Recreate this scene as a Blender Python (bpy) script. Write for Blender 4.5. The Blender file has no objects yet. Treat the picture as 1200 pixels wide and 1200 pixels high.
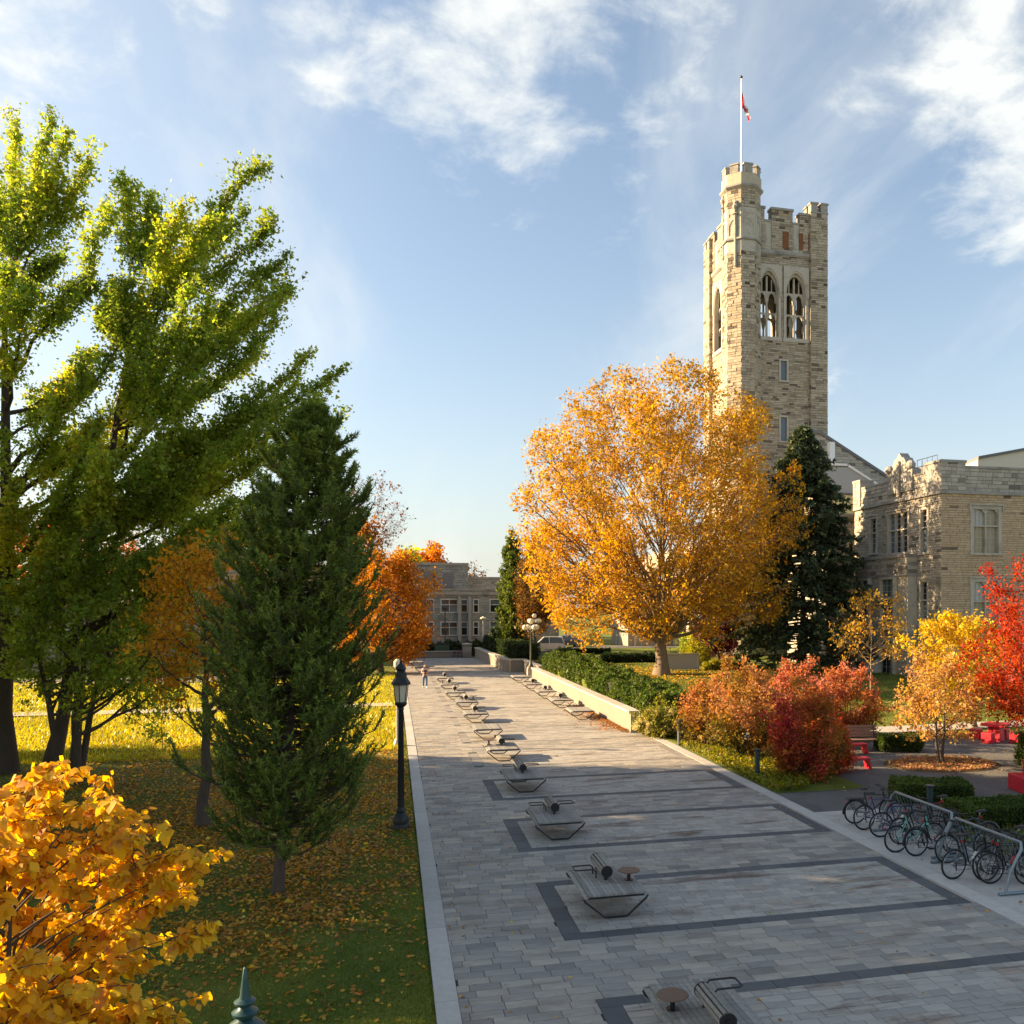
import bpy, math, random
import numpy as np
from mathutils import Vector, Matrix
R_=math.radians; PI=math.pi
sc=bpy.context.scene; C=sc.collection
# ---------------------------------------------------------------- camera, sky, sun, exposure
PX0,PY0,FP,H=720.,710.,1040.,6.0            # principal point and focal length on a 1200 px frame, eye height
AZ=math.atan2(260,1040); ca,sa=math.cos(AZ),math.sin(AZ)
cam=bpy.data.cameras.new('camera'); camo=bpy.data.objects.new('camera',cam); C.objects.link(camo)
camo.location=(0,0,H); camo.rotation_euler=(R_(90),0,-AZ)
cam.sensor_width=36; cam.lens=FP/1200*36; cam.shift_x=(600-PX0)/1200; cam.shift_y=(PY0-600)/1200
cam.clip_start=.1; cam.clip_end=3000; sc.camera=camo
SUN_EL=R_(21); SUN_AZ=R_(-69)                # azimuth measured from the walkway (+Y) towards +X
S=Vector((math.sin(SUN_AZ)*math.cos(SUN_EL),math.cos(SUN_AZ)*math.cos(SUN_EL),math.sin(SUN_EL)))
sl=bpy.data.lights.new('sun','SUN'); sl.energy=5.0; sl.angle=R_(.5); sl.color=(1,.71,.40)
so=bpy.data.objects.new('sun',sl); C.objects.link(so); so.rotation_euler=S.to_track_quat('Z','Y').to_euler(); so.location=(-60,25,40)
vs=sc.view_settings; vs.view_transform='Standard'; vs.look='None'; vs.gamma=1; vs.use_curve_mapping=False; vs.exposure=1.85
sc.display_settings.display_device='sRGB'
sc.cycles.max_bounces=8; sc.cycles.diffuse_bounces=4; sc.cycles.transmission_bounces=6; sc.cycles.transparent_max_bounces=6
W=bpy.data.worlds.new('World'); sc.world=W; W.use_nodes=True
def raydir(px,py):
    r=(px-PX0)/FP; u=-(py-PY0)/FP
    return Vector((r*ca+sa, ca-r*sa, u)).normalized()
def make_world():
    nt=W.node_tree; N=nt.nodes; L=nt.links; N.clear()
    out=N.new('ShaderNodeOutputWorld'); bg=N.new('ShaderNodeBackground'); L.new(bg.outputs[0],out.inputs[0])
    sky=N.new('ShaderNodeTexSky'); sky.sky_type='NISHITA'; sky.sun_disc=False
    sky.sun_elevation=SUN_EL; sky.sun_rotation=SUN_AZ; sky.altitude=200; sky.air_density=1.0; sky.dust_density=1.5; sky.ozone_density=1.6
    tc=N.new('ShaderNodeTexCoord')
    def math_(op,a,b=None,c=None):
        n=N.new('ShaderNodeMath'); n.operation=op
        for i,v in enumerate((a,b,c)):
            if v is None: continue
            if isinstance(v,(int,float)): n.inputs[i].default_value=v
            else: L.new(v,n.inputs[i])
        return n.outputs[0]
    def vm(op,a,b=None,o=0):
        n=N.new('ShaderNodeVectorMath'); n.operation=op
        for i,v in enumerate((a,b)):
            if v is None: continue
            if isinstance(v,(tuple,Vector)): n.inputs[i].default_value=v
            else: L.new(v,n.inputs[i])
        return n.outputs[o]
    d=tc.outputs['Generated']
    sep=N.new('ShaderNodeSeparateXYZ'); L.new(d,sep.inputs[0])
    zz=math_('ADD',math_('MAXIMUM',sep.outputs[2],0.0),.22)
    cmb=N.new('ShaderNodeCombineXYZ')
    L.new(math_('DIVIDE',sep.outputs[0],zz),cmb.inputs[0]); L.new(math_('DIVIDE',sep.outputs[1],zz),cmb.inputs[1])
    def noise(vec,scale,detail,rough,dist=0.,loc=(0,0,0),scl=(1,1,1),rot=0):
        m=N.new('ShaderNodeMapping'); m.inputs['Location'].default_value=loc; m.inputs['Scale'].default_value=scl; m.inputs['Rotation'].default_value=(0,0,rot)
        L.new(vec,m.inputs[0]); n=N.new('ShaderNodeTexNoise'); n.inputs['Scale'].default_value=scale; n.inputs['Detail'].default_value=detail
        n.inputs['Roughness'].default_value=rough; n.inputs['Distortion'].default_value=dist; L.new(m.outputs[0],n.inputs['Vector']); return n.outputs[0]
    puff=noise(cmb.outputs[0],5.5,9,.62,.25)                          # lumpy detail
    streak=noise(cmb.outputs[0],1.5,7,.58,.8,(3,1,0),(1,.38,1),.6)    # thin cirrus veils
    def ss(x,a,b):
        n=N.new('ShaderNodeMapRange'); n.interpolation_type='SMOOTHSTEP'; n.inputs[1].default_value=a; n.inputs[2].default_value=b; L.new(x,n.inputs[0]); return n.outputs[0]
    tot=None                                                           # where the cumulus patches of this sky sit
    for px,py,rad,w in [(420,20,5.,.8),(500,60,5.,.9),(570,60,5.5,1.),(650,40,6,.9),(620,130,5.5,.9),(680,190,5,.75),(740,60,6,.75),(800,70,4,.55),(560,140,4.,.6),(630,205,4,.6),
                        (1080,20,6,.8),(1170,60,6,1.),(1200,180,5,1.),(1130,190,3,.7),(1100,140,3,.5),(975,444,1.0,.75),(990,446,.9,.7),(1250,120,9,1.),(225,0,2.,.9),(40,70,6,.55),(168,150,1.,.4),(-60,30,8,.7),(-400,200,12,.6),(1600,200,12,.6),(600,-400,14,.6)]:
        dt=vm('DOT_PRODUCT',d,tuple(raydir(px,py)),1)
        g=math_('MULTIPLY',ss(dt,math.cos(R_(rad*1.35)),math.cos(R_(rad*.15))),w)
        tot=g if tot is None else math_('MAXIMUM',tot,g)
    cum=ss(math_('ADD',math_('MULTIPLY',tot,.42),math_('MULTIPLY',puff,1.15)),.78,1.16)
    haze_l=math_('MULTIPLY',ss(vm('DOT_PRODUCT',d,tuple(S),1),.35,.95),.38)
    veil=math_('MULTIPLY',ss(streak,.42,.78),.55)
    horizon=math_('POWER',math_('SUBTRACT',1.,math_('MAXIMUM',sep.outputs[2],0.)),5.5)
    hz=math_('MULTIPLY',horizon,.85)
    dens=math_('MINIMUM',math_('ADD',math_('ADD',math_('MULTIPLY',cum,.85),math_('MAXIMUM',veil,haze_l)),.09),.93)
    m1=N.new('ShaderNodeMix'); m1.data_type='RGBA'; L.new(hz,m1.inputs[0]); L.new(sky.outputs[0],m1.inputs[6]); m1.inputs[7].default_value=SKY_H
    m2=N.new('ShaderNodeMix'); m2.data_type='RGBA'; L.new(dens,m2.inputs[0]); L.new(m1.outputs[2],m2.inputs[6]); m2.inputs[7].default_value=SKY_C
    m3=N.new('ShaderNodeMix'); m3.data_type='RGBA'; m3.blend_type='MULTIPLY'; m3.inputs[0].default_value=1; L.new(m2.outputs[2],m3.inputs[6]); m3.inputs[7].default_value=(.98,1.0,.96,1); L.new(m3.outputs[2],bg.inputs[0]); bg.inputs[1].default_value=SKY_K
SKY_K=.066; SKY_H=(3.4,3.3,3.25,1); SKY_C=(4.45,4.45,4.5,1)
make_world()
# ---------------------------------------------------------------- helpers: places
def at(px,py,z=0.):
    F=(H-z)*FP/(py-PY0); r=(px-PX0)/FP*F
    return Vector((r*ca+F*sa, F*ca-r*sa, z))
def atF(px,F,py=None,z=None):
    r=(px-PX0)/FP*F
    if z is None: z=H-(py-PY0)/FP*F
    return Vector((r*ca+F*sa, F*ca-r*sa, z))
def onY(px,Y,py=PY0):                       # the point of the plane y=Y seen at px,py
    r=(px-PX0)/FP; F=Y/(ca-r*sa); return Vector((F*(r*ca+sa),Y,H-(py-PY0)/FP*F))
def onX(px,X,py=PY0):
    r=(px-PX0)/FP; F=X/(r*ca+sa); return Vector((X,F*(ca-r*sa),H-(py-PY0)/FP*F))
def sst(a,b,x):
    t=min(1,max(0,(x-a)/(b-a))); return t*t*(3-2*t)
def gz(x,y):                                # the lawn behind the retaining wall and round the halls stands higher
    if x<11.3: return 0.
    return 1.25*sst(39.5,56,y)*sst(0,1,(x-11.3)/.3 if x<11.6 else 1)*(1-.55*sst(70,78,y)*(1-sst(14,22,x)))
# ---------------------------------------------------------------- helpers: materials
MATS={}
def _nt(name):
    m=bpy.data.materials.new(name); m.use_nodes=True; nt=m.node_tree; b=nt.nodes['Principled BSDF']; return m,nt,b
def _n(nt,t,**k):
    n=nt.nodes.new(t)
    for a,v in k.items(): setattr(n,a,v)
    return n
def _mixc(nt,fac,a,b,bt='MIX'):
    n=_n(nt,'ShaderNodeMix',data_type='RGBA',blend_type=bt)
    for i,v in ((0,fac),(6,a),(7,b)):
        if isinstance(v,(int,float)): n.inputs[i].default_value=v
        elif isinstance(v,tuple): n.inputs[i].default_value=(*v[:3],1)
        else: nt.links.new(v,n.inputs[i])
    return n.outputs[2]
def _noise(nt,scale,detail=4,rough=.6,vec=None,dist=0,scl=None):
    n=_n(nt,'ShaderNodeTexNoise'); n.inputs['Scale'].default_value=scale; n.inputs['Detail'].default_value=detail; n.inputs['Roughness'].default_value=rough; n.inputs['Distortion'].default_value=dist
    if vec is None:
        tc=_n(nt,'ShaderNodeTexCoord'); vec=tc.outputs['Object']
    if scl:
        mp=_n(nt,'ShaderNodeMapping'); mp.inputs['Scale'].default_value=scl; nt.links.new(vec,mp.inputs[0]); vec=mp.outputs[0]
    nt.links.new(vec,n.inputs['Vector']); return n.outputs[0]
def _ramp(nt,fac,stops):
    r=_n(nt,'ShaderNodeValToRGB'); e=r.color_ramp.elements
    while len(e)<len(stops): e.new(.5)
    for x,(p,c) in zip(e,stops): x.position=p; x.color=(*c,1)
    nt.links.new(fac,r.inputs[0]); return r.outputs[0]
def _rng(nt,x,a,b,c=0.,d=1.):
    n=_n(nt,'ShaderNodeMapRange'); 
    for i,v in enumerate((a,b,c,d)): n.inputs[i+1].default_value=v
    nt.links.new(x,n.inputs[0]); return n.outputs[0]
def _bump(nt,b,h,dist,strength=.6):
    n=_n(nt,'ShaderNodeBump'); n.inputs['Strength'].default_value=strength; n.inputs['Distance'].default_value=dist; nt.links.new(h,n.inputs['Height']); nt.links.new(n.outputs[0],b.inputs['Normal'])
def plain(name,col,rough=.6,metal=0.,var=.18,scale=6.,bump=.0,bscale=30.,dirt=None,scl=None):
    if name in MATS: return MATS[name]
    m,nt,b=_nt(name)
    f=_noise(nt,scale,5,.65,scl=scl)
    c=_mixc(nt,f,tuple(x*(1-var) for x in col),tuple(min(1,x*(1+var)) for x in col))
    if dirt:
        g=_rng(nt,_noise(nt,scale*.37,6,.7,scl=scl),.5,.72); c=_mixc(nt,g,c,dirt)
    nt.links.new(c,b.inputs['Base Color']); b.inputs['Roughness'].default_value=rough; b.inputs['Metallic'].default_value=metal
    if bump: _bump(nt,b,_noise(nt,bscale,6,.7),bump)
    MATS[name]=m; return m
def island(nt):
    g=_n(nt,'ShaderNodeNewGeometry'); o=_n(nt,'ShaderNodeObjectInfo')
    a=_n(nt,'ShaderNodeMath',operation='ADD'); nt.links.new(g.outputs['Random Per Island'],a.inputs[0]); nt.links.new(o.outputs['Random'],a.inputs[1])
    f=_n(nt,'ShaderNodeMath',operation='FRACT'); nt.links.new(a.outputs[0],f.inputs[0]); return f.outputs[0]
def blocks(name,stops,rough=.85,nscale=3.,grain=.25,bump=.006,bscale=25.,stain=None,stain_rng=(.55,.75),stain_scale=.35,stain_scl=None):
    """stone or paving whose every piece has its own tone"""
    if name in MATS: return MATS[name]
    m,nt,b=_nt(name); f=island(nt)
    c=_ramp(nt,f,stops)
    g=_noise(nt,nscale,7,.7); c=_mixc(nt,grain,c,_ramp(nt,g,[(.25,(.12,.11,.10)),(.75,(.9,.88,.84))]),'OVERLAY')
    if stain:
        geo=_n(nt,'ShaderNodeNewGeometry')
        s=_rng(nt,_noise(nt,stain_scale,7,.68,vec=geo.outputs['Position'],dist=.4,scl=stain_scl),*stain_rng); c=_mixc(nt,s,c,stain)
    nt.links.new(c,b.inputs['Base Color']); b.inputs['Roughness'].default_value=rough
    if bump: _bump(nt,b,_noise(nt,bscale,6,.7),bump)
    MATS[name]=m; return m
def leafmat(name,trans=.45,rough=.5,gl=.25):
    if name in MATS: return MATS[name]
    m=bpy.data.materials.new(name); m.use_nodes=True; nt=m.node_tree; N=nt.nodes; N.clear()
    out=_n(nt,'ShaderNodeOutputMaterial'); at_=_n(nt,'ShaderNodeAttribute'); at_.attribute_name='leaf_col'
    b=_n(nt,'ShaderNodeBsdfPrincipled'); t=_n(nt,'ShaderNodeBsdfTranslucent'); mx=_n(nt,'ShaderNodeMixShader'); mx.inputs[0].default_value=trans
    b.inputs['Roughness'].default_value=rough; b.inputs['Specular IOR Level'].default_value=gl
    hs=_n(nt,'ShaderNodeHueSaturation'); hs.inputs['Saturation'].default_value=1.1; hs.inputs['Value'].default_value=1.25
    nt.links.new(at_.outputs['Color'],b.inputs['Base Color']); nt.links.new(at_.outputs['Color'],hs.inputs['Color']); nt.links.new(hs.outputs[0],t.inputs['Color'])
    nt.links.new(b.outputs[0],mx.inputs[1]); nt.links.new(t.outputs[0],mx.inputs[2]); nt.links.new(mx.outputs[0],out.inputs[0])
    MATS[name]=m; return m
# ---------------------------------------------------------------- helpers: objects
def link(o,parent=None):
    C.objects.link(o)
    if parent is not None: o.parent=parent
    return o
def tag(o,label=None,cat=None,group=None,kind=None):
    for k,v in (('label',label),('category',cat),('group',group),('kind',kind)):
        if v: o[k]=v
    return o
def thing(name,label,cat,loc=(0,0,0),rz=0.,group=None):
    o=bpy.data.objects.new(name,None); o.empty_display_size=.3; link(o); o.location=loc; o.rotation_euler=(0,0,rz); return tag(o,label,cat,group)
def copy_tree(o,parent=None,_d=0):
    c=o.copy(); link(c,parent)
    for ch in [x for x in list(KIDS.get(o.name,()))]: 
        k=copy_tree(ch,c,_d+1); KIDS.setdefault(c.name,[]).append(k)
    return c
KIDS={}
def mesh_np(name,V,F,mat,parent=None,col=None,smooth=False,kind=None):
    V=np.asarray(V,np.float32).reshape(-1,3); F=np.asarray(F,np.int32); k=F.shape[1]
    me=bpy.data.meshes.new(name); me.vertices.add(len(V)); me.vertices.foreach_set('co',V.ravel())
    me.loops.add(F.size); me.loops.foreach_set('vertex_index',F.ravel())
    me.polygons.add(len(F)); me.polygons.foreach_set('loop_start',np.arange(0,F.size,k,dtype=np.int32))
    try: me.polygons.foreach_set('loop_total',np.full(len(F),k,np.int32))
    except Exception: pass
    if col is not None:
        a=me.attributes.new('leaf_col','FLOAT_COLOR','POINT')
        c=np.ones((len(V),4),np.float32); c[:,:3]=np.repeat(np.asarray(col,np.float32),len(V)//len(col),axis=0); a.data.foreach_set('color',c.ravel())
    me.update(calc_edges=True); me.materials.append(mat)
    if smooth: me.polygons.foreach_set('use_smooth',np.ones(len(F),bool))
    o=bpy.data.objects.new(name,me); link(o,parent)
    if parent is not None: KIDS.setdefault(parent.name,[]).append(o)
    if kind: o['kind']=kind
    return o
class MB:
    def __init__(s): s.v=[]; s.f=[]
    def add(s,V,F):
        n=len(s.v); s.v+= [tuple(p) for p in V]; s.f+=[tuple(i+n for i in f) for f in F]; return s
    def box(s,c,d,rz=0.,M=None):
        x,y,z=d[0]/2,d[1]/2,d[2]/2
        V=[Vector((a*x,b*y,e*z)) for e in(-1,1) for a,b in((-1,-1),(1,-1),(1,1),(-1,1))]
        if M is not None: V=[M@p for p in V]
        if rz: q=Matrix.Rotation(rz,3,'Z'); V=[q@p for p in V]
        c=Vector(c); return s.add([p+c for p in V],[(3,2,1,0),(4,5,6,7),(0,1,5,4),(1,2,6,5),(2,3,7,6),(3,0,4,7)])
    def bx(s,x0,x1,y0,y1,z0,z1): return s.box(((x0+x1)/2,(y0+y1)/2,(z0+z1)/2),(abs(x1-x0),abs(y1-y0),abs(z1-z0)))
    def tube(s,pts,r,n=8,closed=False,caps=True):
        P=[Vector(p) for p in pts]; m=len(P); rr=r if isinstance(r,(list,tuple)) else [r]*m
        V=[];F=[]; up=None
        for i,p in enumerate(P):
            a=P[(i-1)%m] if (closed or i>0) else p; b=P[(i+1)%m] if (closed or i<m-1) else p
            t=(b-a).normalized() if (b-a).length>1e-9 else Vector((0,0,1))
            if up is None: up=Vector((0,0,1)) if abs(t.z)<.9 else Vector((1,0,0))
            x=t.cross(up)
            if x.length<1e-4: x=t.orthogonal()
            x.normalize(); y=x.cross(t).normalized(); up=y
            for k in range(n):
                w=2*PI*k/n; V.append(p+(x*math.cos(w)+y*math.sin(w))*rr[i])
        for i in range(m if closed else m-1):
            j=(i+1)%m
            for k in range(n):
                l=(k+1)%n; F.append((i*n+k,i*n+l,j*n+l,j*n+k))
        if caps and not closed: F.append(tuple(range(n-1,-1,-1))); F.append(tuple((m-1)*n+k for k in range(n)))
        return s.add(V,F)
    def lathe(s,prof,c=(0,0,0),n=16,ph=0.,sx=1.,sy=1.):
        V=[];F=[]; c=Vector(c); m=len(prof)
        for r,z in prof:
            for k in range(n):
                w=ph+2*PI*k/n; V.append(c+Vector((r*sx*math.cos(w),r*sy*math.sin(w),z)))
        for i in range(m-1):
            for k in range(n):
                l=(k+1)%n; F.append((i*n+k,i*n+l,(i+1)*n+l,(i+1)*n+k))
        F.append(tuple(range(n-1,-1,-1))); F.append(tuple((m-1)*n+k for k in range(n)))
        return s.add(V,F)
    def prism(s,poly,f0,f1):                  # poly: 2-d points; f0,f1 map (a,b) to the two end faces
        n=len(poly); V=[f0(a,b) for a,b in poly]+[f1(a,b) for a,b in poly]
        F=[tuple(range(n-1,-1,-1)),tuple(range(n,2*n))]+[(i,(i+1)%n,(i+1)%n+n,i+n) for i in range(n)]
        return s.add(V,F)
    def ball(s,c,r,n=12,m=8,sz=1.):
        return s.lathe([(max(r*math.sin(PI*i/m),1e-4),-r*sz*math.cos(PI*i/m)) for i in range(m+1)],c,n)
    def mesh(s,name,mat,smooth=False):
        me=bpy.data.meshes.new(name); me.from_pydata(s.v,[],s.f); me.materials.append(mat)
        if smooth:
            me.polygons.foreach_set('use_smooth',[True]*len(me.polygons)); 
            try: me.set_sharp_from_angle(angle=R_(40))
            except Exception: pass
        me.update(); return me
    def build(s,name,mat,parent=None,smooth=False,kind=None,loc=None,bevel=0.):
        o=bpy.data.objects.new(name,s.mesh(name,mat,smooth)); link(o,parent)
        if parent is not None: KIDS.setdefault(parent.name,[]).append(o)
        if kind: o['kind']=kind
        if loc is not None: o.location=loc
        if bevel:
            b=o.modifiers.new('bevel','BEVEL'); b.width=bevel; b.segments=2; b.limit_method='ANGLE'; b.angle_limit=R_(40)
        return o
def inst(name,me,parent,loc=(0,0,0),rz=0.,scale=None):
    o=bpy.data.objects.new(name,me); link(o,parent); o.location=loc
    if rz: o.rotation_euler=(0,0,rz)
    if scale: o.scale=scale
    if parent is not None: KIDS.setdefault(parent.name,[]).append(o)
    return o
def rect_cut(spans,a,b):
    out=[]
    for x0,x1 in spans:
        if b<=x0 or a>=x1: out.append((x0,x1)); continue
        if a>x0: out.append((x0,a))
        if b<x1: out.append((b,x1))
    return out
def facing(mb,o,u,n,U,z0,z1,holes,rng,ch=(.2,.34),ln=(.35,.95),proud=(.0,.035),gap=.012):
    """courses of squared stones over a wall face, cut round its openings; o,u,n 3-vectors, U face width"""
    o,u,n=Vector(o),Vector(u),Vector(n); z=z0; zz=Vector((0,0,1))
    while z<z1-.02:
        h=min(rng.uniform(*ch),z1-z)
        if z1-(z+h)<.1: h=z1-z
        spans=[(0,U)]
        for a,b,c,d in holes:
            if c<z+h-.03 and d>z+.03: spans=rect_cut(spans,a,b)
        for a,b in spans:
            x=a
            while x<b-.01:
                w=rng.uniform(*ln)
                if b-(x+w)<.22: w=b-x
                p=rng.uniform(*proud); g=gap/2
                q=[o+u*(x+g)+zz*(z+g),o+u*(x+w-g)+zz*(z+g),o+u*(x+w-g)+zz*(z+h-g),o+u*(x+g)+zz*(z+h-g)]
                i=.012; f=[o+u*(x+g+i)+zz*(z+g+i)+n*p,o+u*(x+w-g-i)+zz*(z+g+i)+n*p,o+u*(x+w-g-i)+zz*(z+h-g-i)+n*p,o+u*(x+g+i)+zz*(z+h-g-i)+n*p]
                mb.add([k-n*.03 for k in q]+f,[(4,5,6,7),(0,1,5,4),(1,2,6,5),(2,3,7,6),(3,0,4,7)])
                x+=w
        z+=h
def backing(mb,o,u,n,U,z0,z1,holes,depth=.32):
    """the wall face itself, with its openings cut and their reveals"""
    o,u,n=Vector(o),Vector(u),Vector(n); Z=Vector((0,0,1)); o=o-n*.02
    xs=sorted({0,U,*[min(max(v,0),U) for h in holes for v in h[:2]]}); zs=sorted({z0,z1,*[min(max(v,z0),z1) for h in holes for v in h[2:]]})
    for i in range(len(xs)-1):
        for j in range(len(zs)-1):
            cx,cz=(xs[i]+xs[i+1])/2,(zs[j]+zs[j+1])/2
            if any(a<cx<b and c<cz<d for a,b,c,d in holes): continue
            mb.add([o+u*xs[i]+Z*zs[j],o+u*xs[i+1]+Z*zs[j],o+u*xs[i+1]+Z*zs[j+1],o+u*xs[i]+Z*zs[j+1]],[(0,1,2,3)])
    for a,b,c,d in holes:
        k=[o+u*a+Z*c,o+u*b+Z*c,o+u*b+Z*d,o+u*a+Z*d]; q=[p-n*depth for p in k]
        mb.add(k+q,[(0,1,5,4),(1,2,6,5),(2,3,7,6),(3,0,4,7)])
def fbox(mb,o,u,n,x0,x1,z0,z1,d0,d1):         # a box given in face coordinates, d along the outward normal
    o,u,n=Vector(o),Vector(u),Vector(n); Z=Vector((0,0,1))
    V=[o+u*x+n*d+Z*z for z in(z0,z1) for x,d in((x0,d0),(x1,d0),(x1,d1),(x0,d1))]
    mb.add(V,[(3,2,1,0),(4,5,6,7),(0,1,5,4),(1,2,6,5),(2,3,7,6),(3,0,4,7)])
def window(parent,o,u,n,x0,x1,z0,z1,lights=2,transom=None,arched=False,frame=None,glass=None,grid=None,sur=.12,hood=True,mw=.09,recess=.2):
    """stone-framed window: the frame is a part of the building, panes and glazing bars its sub-parts"""
    m=MB(); o,u,n=Vector(o),Vector(u),Vector(n)
    a,b=.05,-recess-.04
    fbox(m,o,u,n,x0-sur,x0+.04,z0,z1,b,a); fbox(m,o,u,n,x1-.04,x1+sur,z0,z1,b,a)
    fbox(m,o,u,n,x0-sur,x1+sur,z1+.002,z1+sur+.05,b,a+.004); fbox(m,o,u,n,x0-sur-.06,x1+sur+.06,z0-.14,z0-.002,b,a+.07)
    if hood: fbox(m,o,u,n,x0-sur-.1,x1+sur+.1,z1+sur+.055,z1+sur+.15,-.02,a+.1); fbox(m,o,u,n,x0-sur-.1,x0-sur-.02,z1-.15,z1+sur+.05,-.02,a+.08); fbox(m,o,u,n,x1+sur+.02,x1+sur+.1,z1-.15,z1+sur+.05,-.02,a+.08)
    w=(x1-x0-.08)/lights
    for i in range(1,lights): fbox(m,o,u,n,x0+.04+w*i-mw/2,x0+.04+w*i+mw/2,z0,z1,-recess-.03,-.02)
    rows=[(z0,z1)]
    if transom:
        zt=z0+(z1-z0)*transom; rows=[(z0,zt-.05),(zt+.05,z1)]
        for i in range(lights): fbox(m,o,u,n,x0+.04+w*i+(mw/2 if i else 0),x0+.04+w*(i+1)-(mw/2 if i<lights-1 else 0),zt-.05,zt+.05,-recess-.03,-.025)
    if arched:                                   # shouldered heads
        for i in range(lights):
            xa,xb=x0+.04+w*i+(mw/2 if i else 0),x0+.04+w*(i+1)-(mw/2 if i<lights-1 else 0)
            k=(xb-xa)*.28
            for s,e in ((xa,1),(xb,-1)):
                P=[(s,z1),(s+e*k,z1),(s,z1-k*1.15)]
                if e<0: P=P[::-1]
                m.prism(P,lambda p,q:o+u*p-n*.03+Vector((0,0,q)),lambda p,q:o+u*p-n*(recess+.02)+Vector((0,0,q)))
    wo=m.build('window',frame,parent)
    for r,(za,zb) in enumerate(rows):
        for i in range(lights):
            xa,xb=x0+.04+w*i+(mw/2 if i else 0),x0+.04+w*(i+1)-(mw/2 if i<lights-1 else 0)
            g=MB(); fbox(g,o,u,n,xa,xb,za,zb,-recess-.02,-recess)
            gl=glass[(r*lights+i)%len(glass)] if isinstance(glass,(list,tuple)) else glass
            g.build('pane',gl,wo)
            if grid:
                b_=MB(); nx,nz=grid; nz=max(1,round(nz*(zb-za)/(z1-z0)))
                for q in range(1,nx): fbox(b_,o,u,n,xa+(xb-xa)*q/nx-.016,xa+(xb-xa)*q/nx+.016,za,zb,-recess,-recess+.025)
                for q in range(1,nz): fbox(b_,o,u,n,xa,xb,za+(zb-za)*q/nz-.016,za+(zb-za)*q/nz+.016,-recess,-recess+.022)
                if b_.v: b_.build('glazing_bars',MATS['bars'],wo)
    return wo
def arch_plate(mb,o,u,n,x0,x1,z0,spring,apex,ztop,jamb,d0,d1,cols=14):
    """a flat stone dressing with a pointed opening in it"""
    o,u,n=Vector(o),Vector(u),Vector(n); a,b=x0+jamb,x1-jamb; c=(a+b)/2; h=(b-a)/2
    if jamb>0.001:
        fbox(mb,o,u,n,x0,a,z0,ztop,d0,d1); fbox(mb,o,u,n,b,x1,z0,ztop,d0,d1)
    def y(x):
        t=abs(x-c)/h; return spring+(apex-spring)*math.sqrt(max(0,1-t**1.75))
    Z=Vector((0,0,1))
    for i in range(cols):
        p,q=a+(b-a)*i/cols,a+(b-a)*(i+1)/cols
        V=[o+u*x+n*d+Z*z for d in(d0,d1) for x,z in((p,y(p)),(q,y(q)),(q,ztop),(p,ztop))]
        mb.add(V,[(3,2,1,0),(4,5,6,7),(0,1,5,4),(2,3,7,6)])
# ---------------------------------------------------------------- helpers: vegetation
def G(seed): return np.random.default_rng(seed)
def unit(a): return a/np.maximum(np.linalg.norm(a,axis=-1,keepdims=True),1e-9)
def kites(P,sz,g,droop=0.,wid=.62,up=None):
    N=len(P); t=g.normal(size=(N,3)); t[:,2]-=droop
    if up is not None: t=t*.55+up
    t=unit(t); b=unit(np.cross(t,g.normal(size=(N,3)))); s=sz[:,None]; n=np.cross(t,b)
    V=np.empty((N,4,3),np.float32); V[:,0]=P-t*s*.5; V[:,1]=P+b*s*wid*.5+n*s*.1; V[:,2]=P+t*s*.5; V[:,3]=P-b*s*wid*.5+n*s*.1
    return V.reshape(-1,3), np.arange(N*4).reshape(N,4)
def blades(P,T,g,w):
    """thin triangles from P along T (needles, grass)"""
    N=len(P); b=unit(np.cross(T,g.normal(size=(N,3))))*w[:,None]*.5
    V=np.empty((N,3,3),np.float32); V[:,0]=P-b; V[:,1]=P+b; V[:,2]=P+T
    return V.reshape(-1,3), np.arange(N*3).reshape(N,3)
def tubes(PL,RR,k):
    N,S_,_=PL.shape; T=np.gradient(PL,axis=1); T=unit(T); ref=np.where(np.abs(T[:,:1,2:3])<.92,np.array([0,0,1.]),np.array([1.,0,0]))
    X=unit(np.cross(T,np.broadcast_to(ref,T.shape))); Y=np.cross(X,T); w=np.arange(k)*2*PI/k
    V=PL[:,:,None,:]+(X[:,:,None,:]*np.cos(w)[:,None]+Y[:,:,None,:]*np.sin(w)[:,None])*RR[:,:,None,None]
    i=np.arange(N)[:,None,None]*S_*k+np.arange(S_-1)[None,:,None]*k; a=np.arange(k)[None,None,:]; b=(a+1)%k
    F=np.stack([i+a,i+b,i+k+b,i+k+a],-1).reshape(-1,4)
    return V.reshape(-1,3),F
class Wood:
    def __init__(s): s.V=[];s.F=[];s.n=0
    def add(s,PL,RR,k=4):
        if not len(PL): return
        V,F=tubes(np.asarray(PL,float),np.asarray(RR,float),k); s.V.append(V); s.F.append(F+s.n); s.n+=len(V)
    def build(s,name,mat,parent,off=(0,0,0)): return mesh_np(name,np.concatenate(s.V)-np.asarray(off),np.concatenate(s.F),mat,parent,smooth=True)
def bez(p0,c,p1,S_):
    t=np.linspace(0,1,S_)[None,:,None]; return (1-t)**2*p0[:,None]+2*t*(1-t)*c[:,None]+t*t*p1[:,None]
def wob(PL,g,a):
    N,S_,_=PL.shape; w=g.normal(size=(N,S_,3))*a; w[:,0]=0; return PL+w
def pick(PL,idx,t):
    S_=PL.shape[1]; f=t*(S_-1); i=np.minimum(f.astype(int),S_-2); w=(f-i)[:,None]
    return PL[idx,i]*(1-w)+PL[idx,i+1]*w, unit(PL[idx,i+1]-PL[idx,i])
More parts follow.
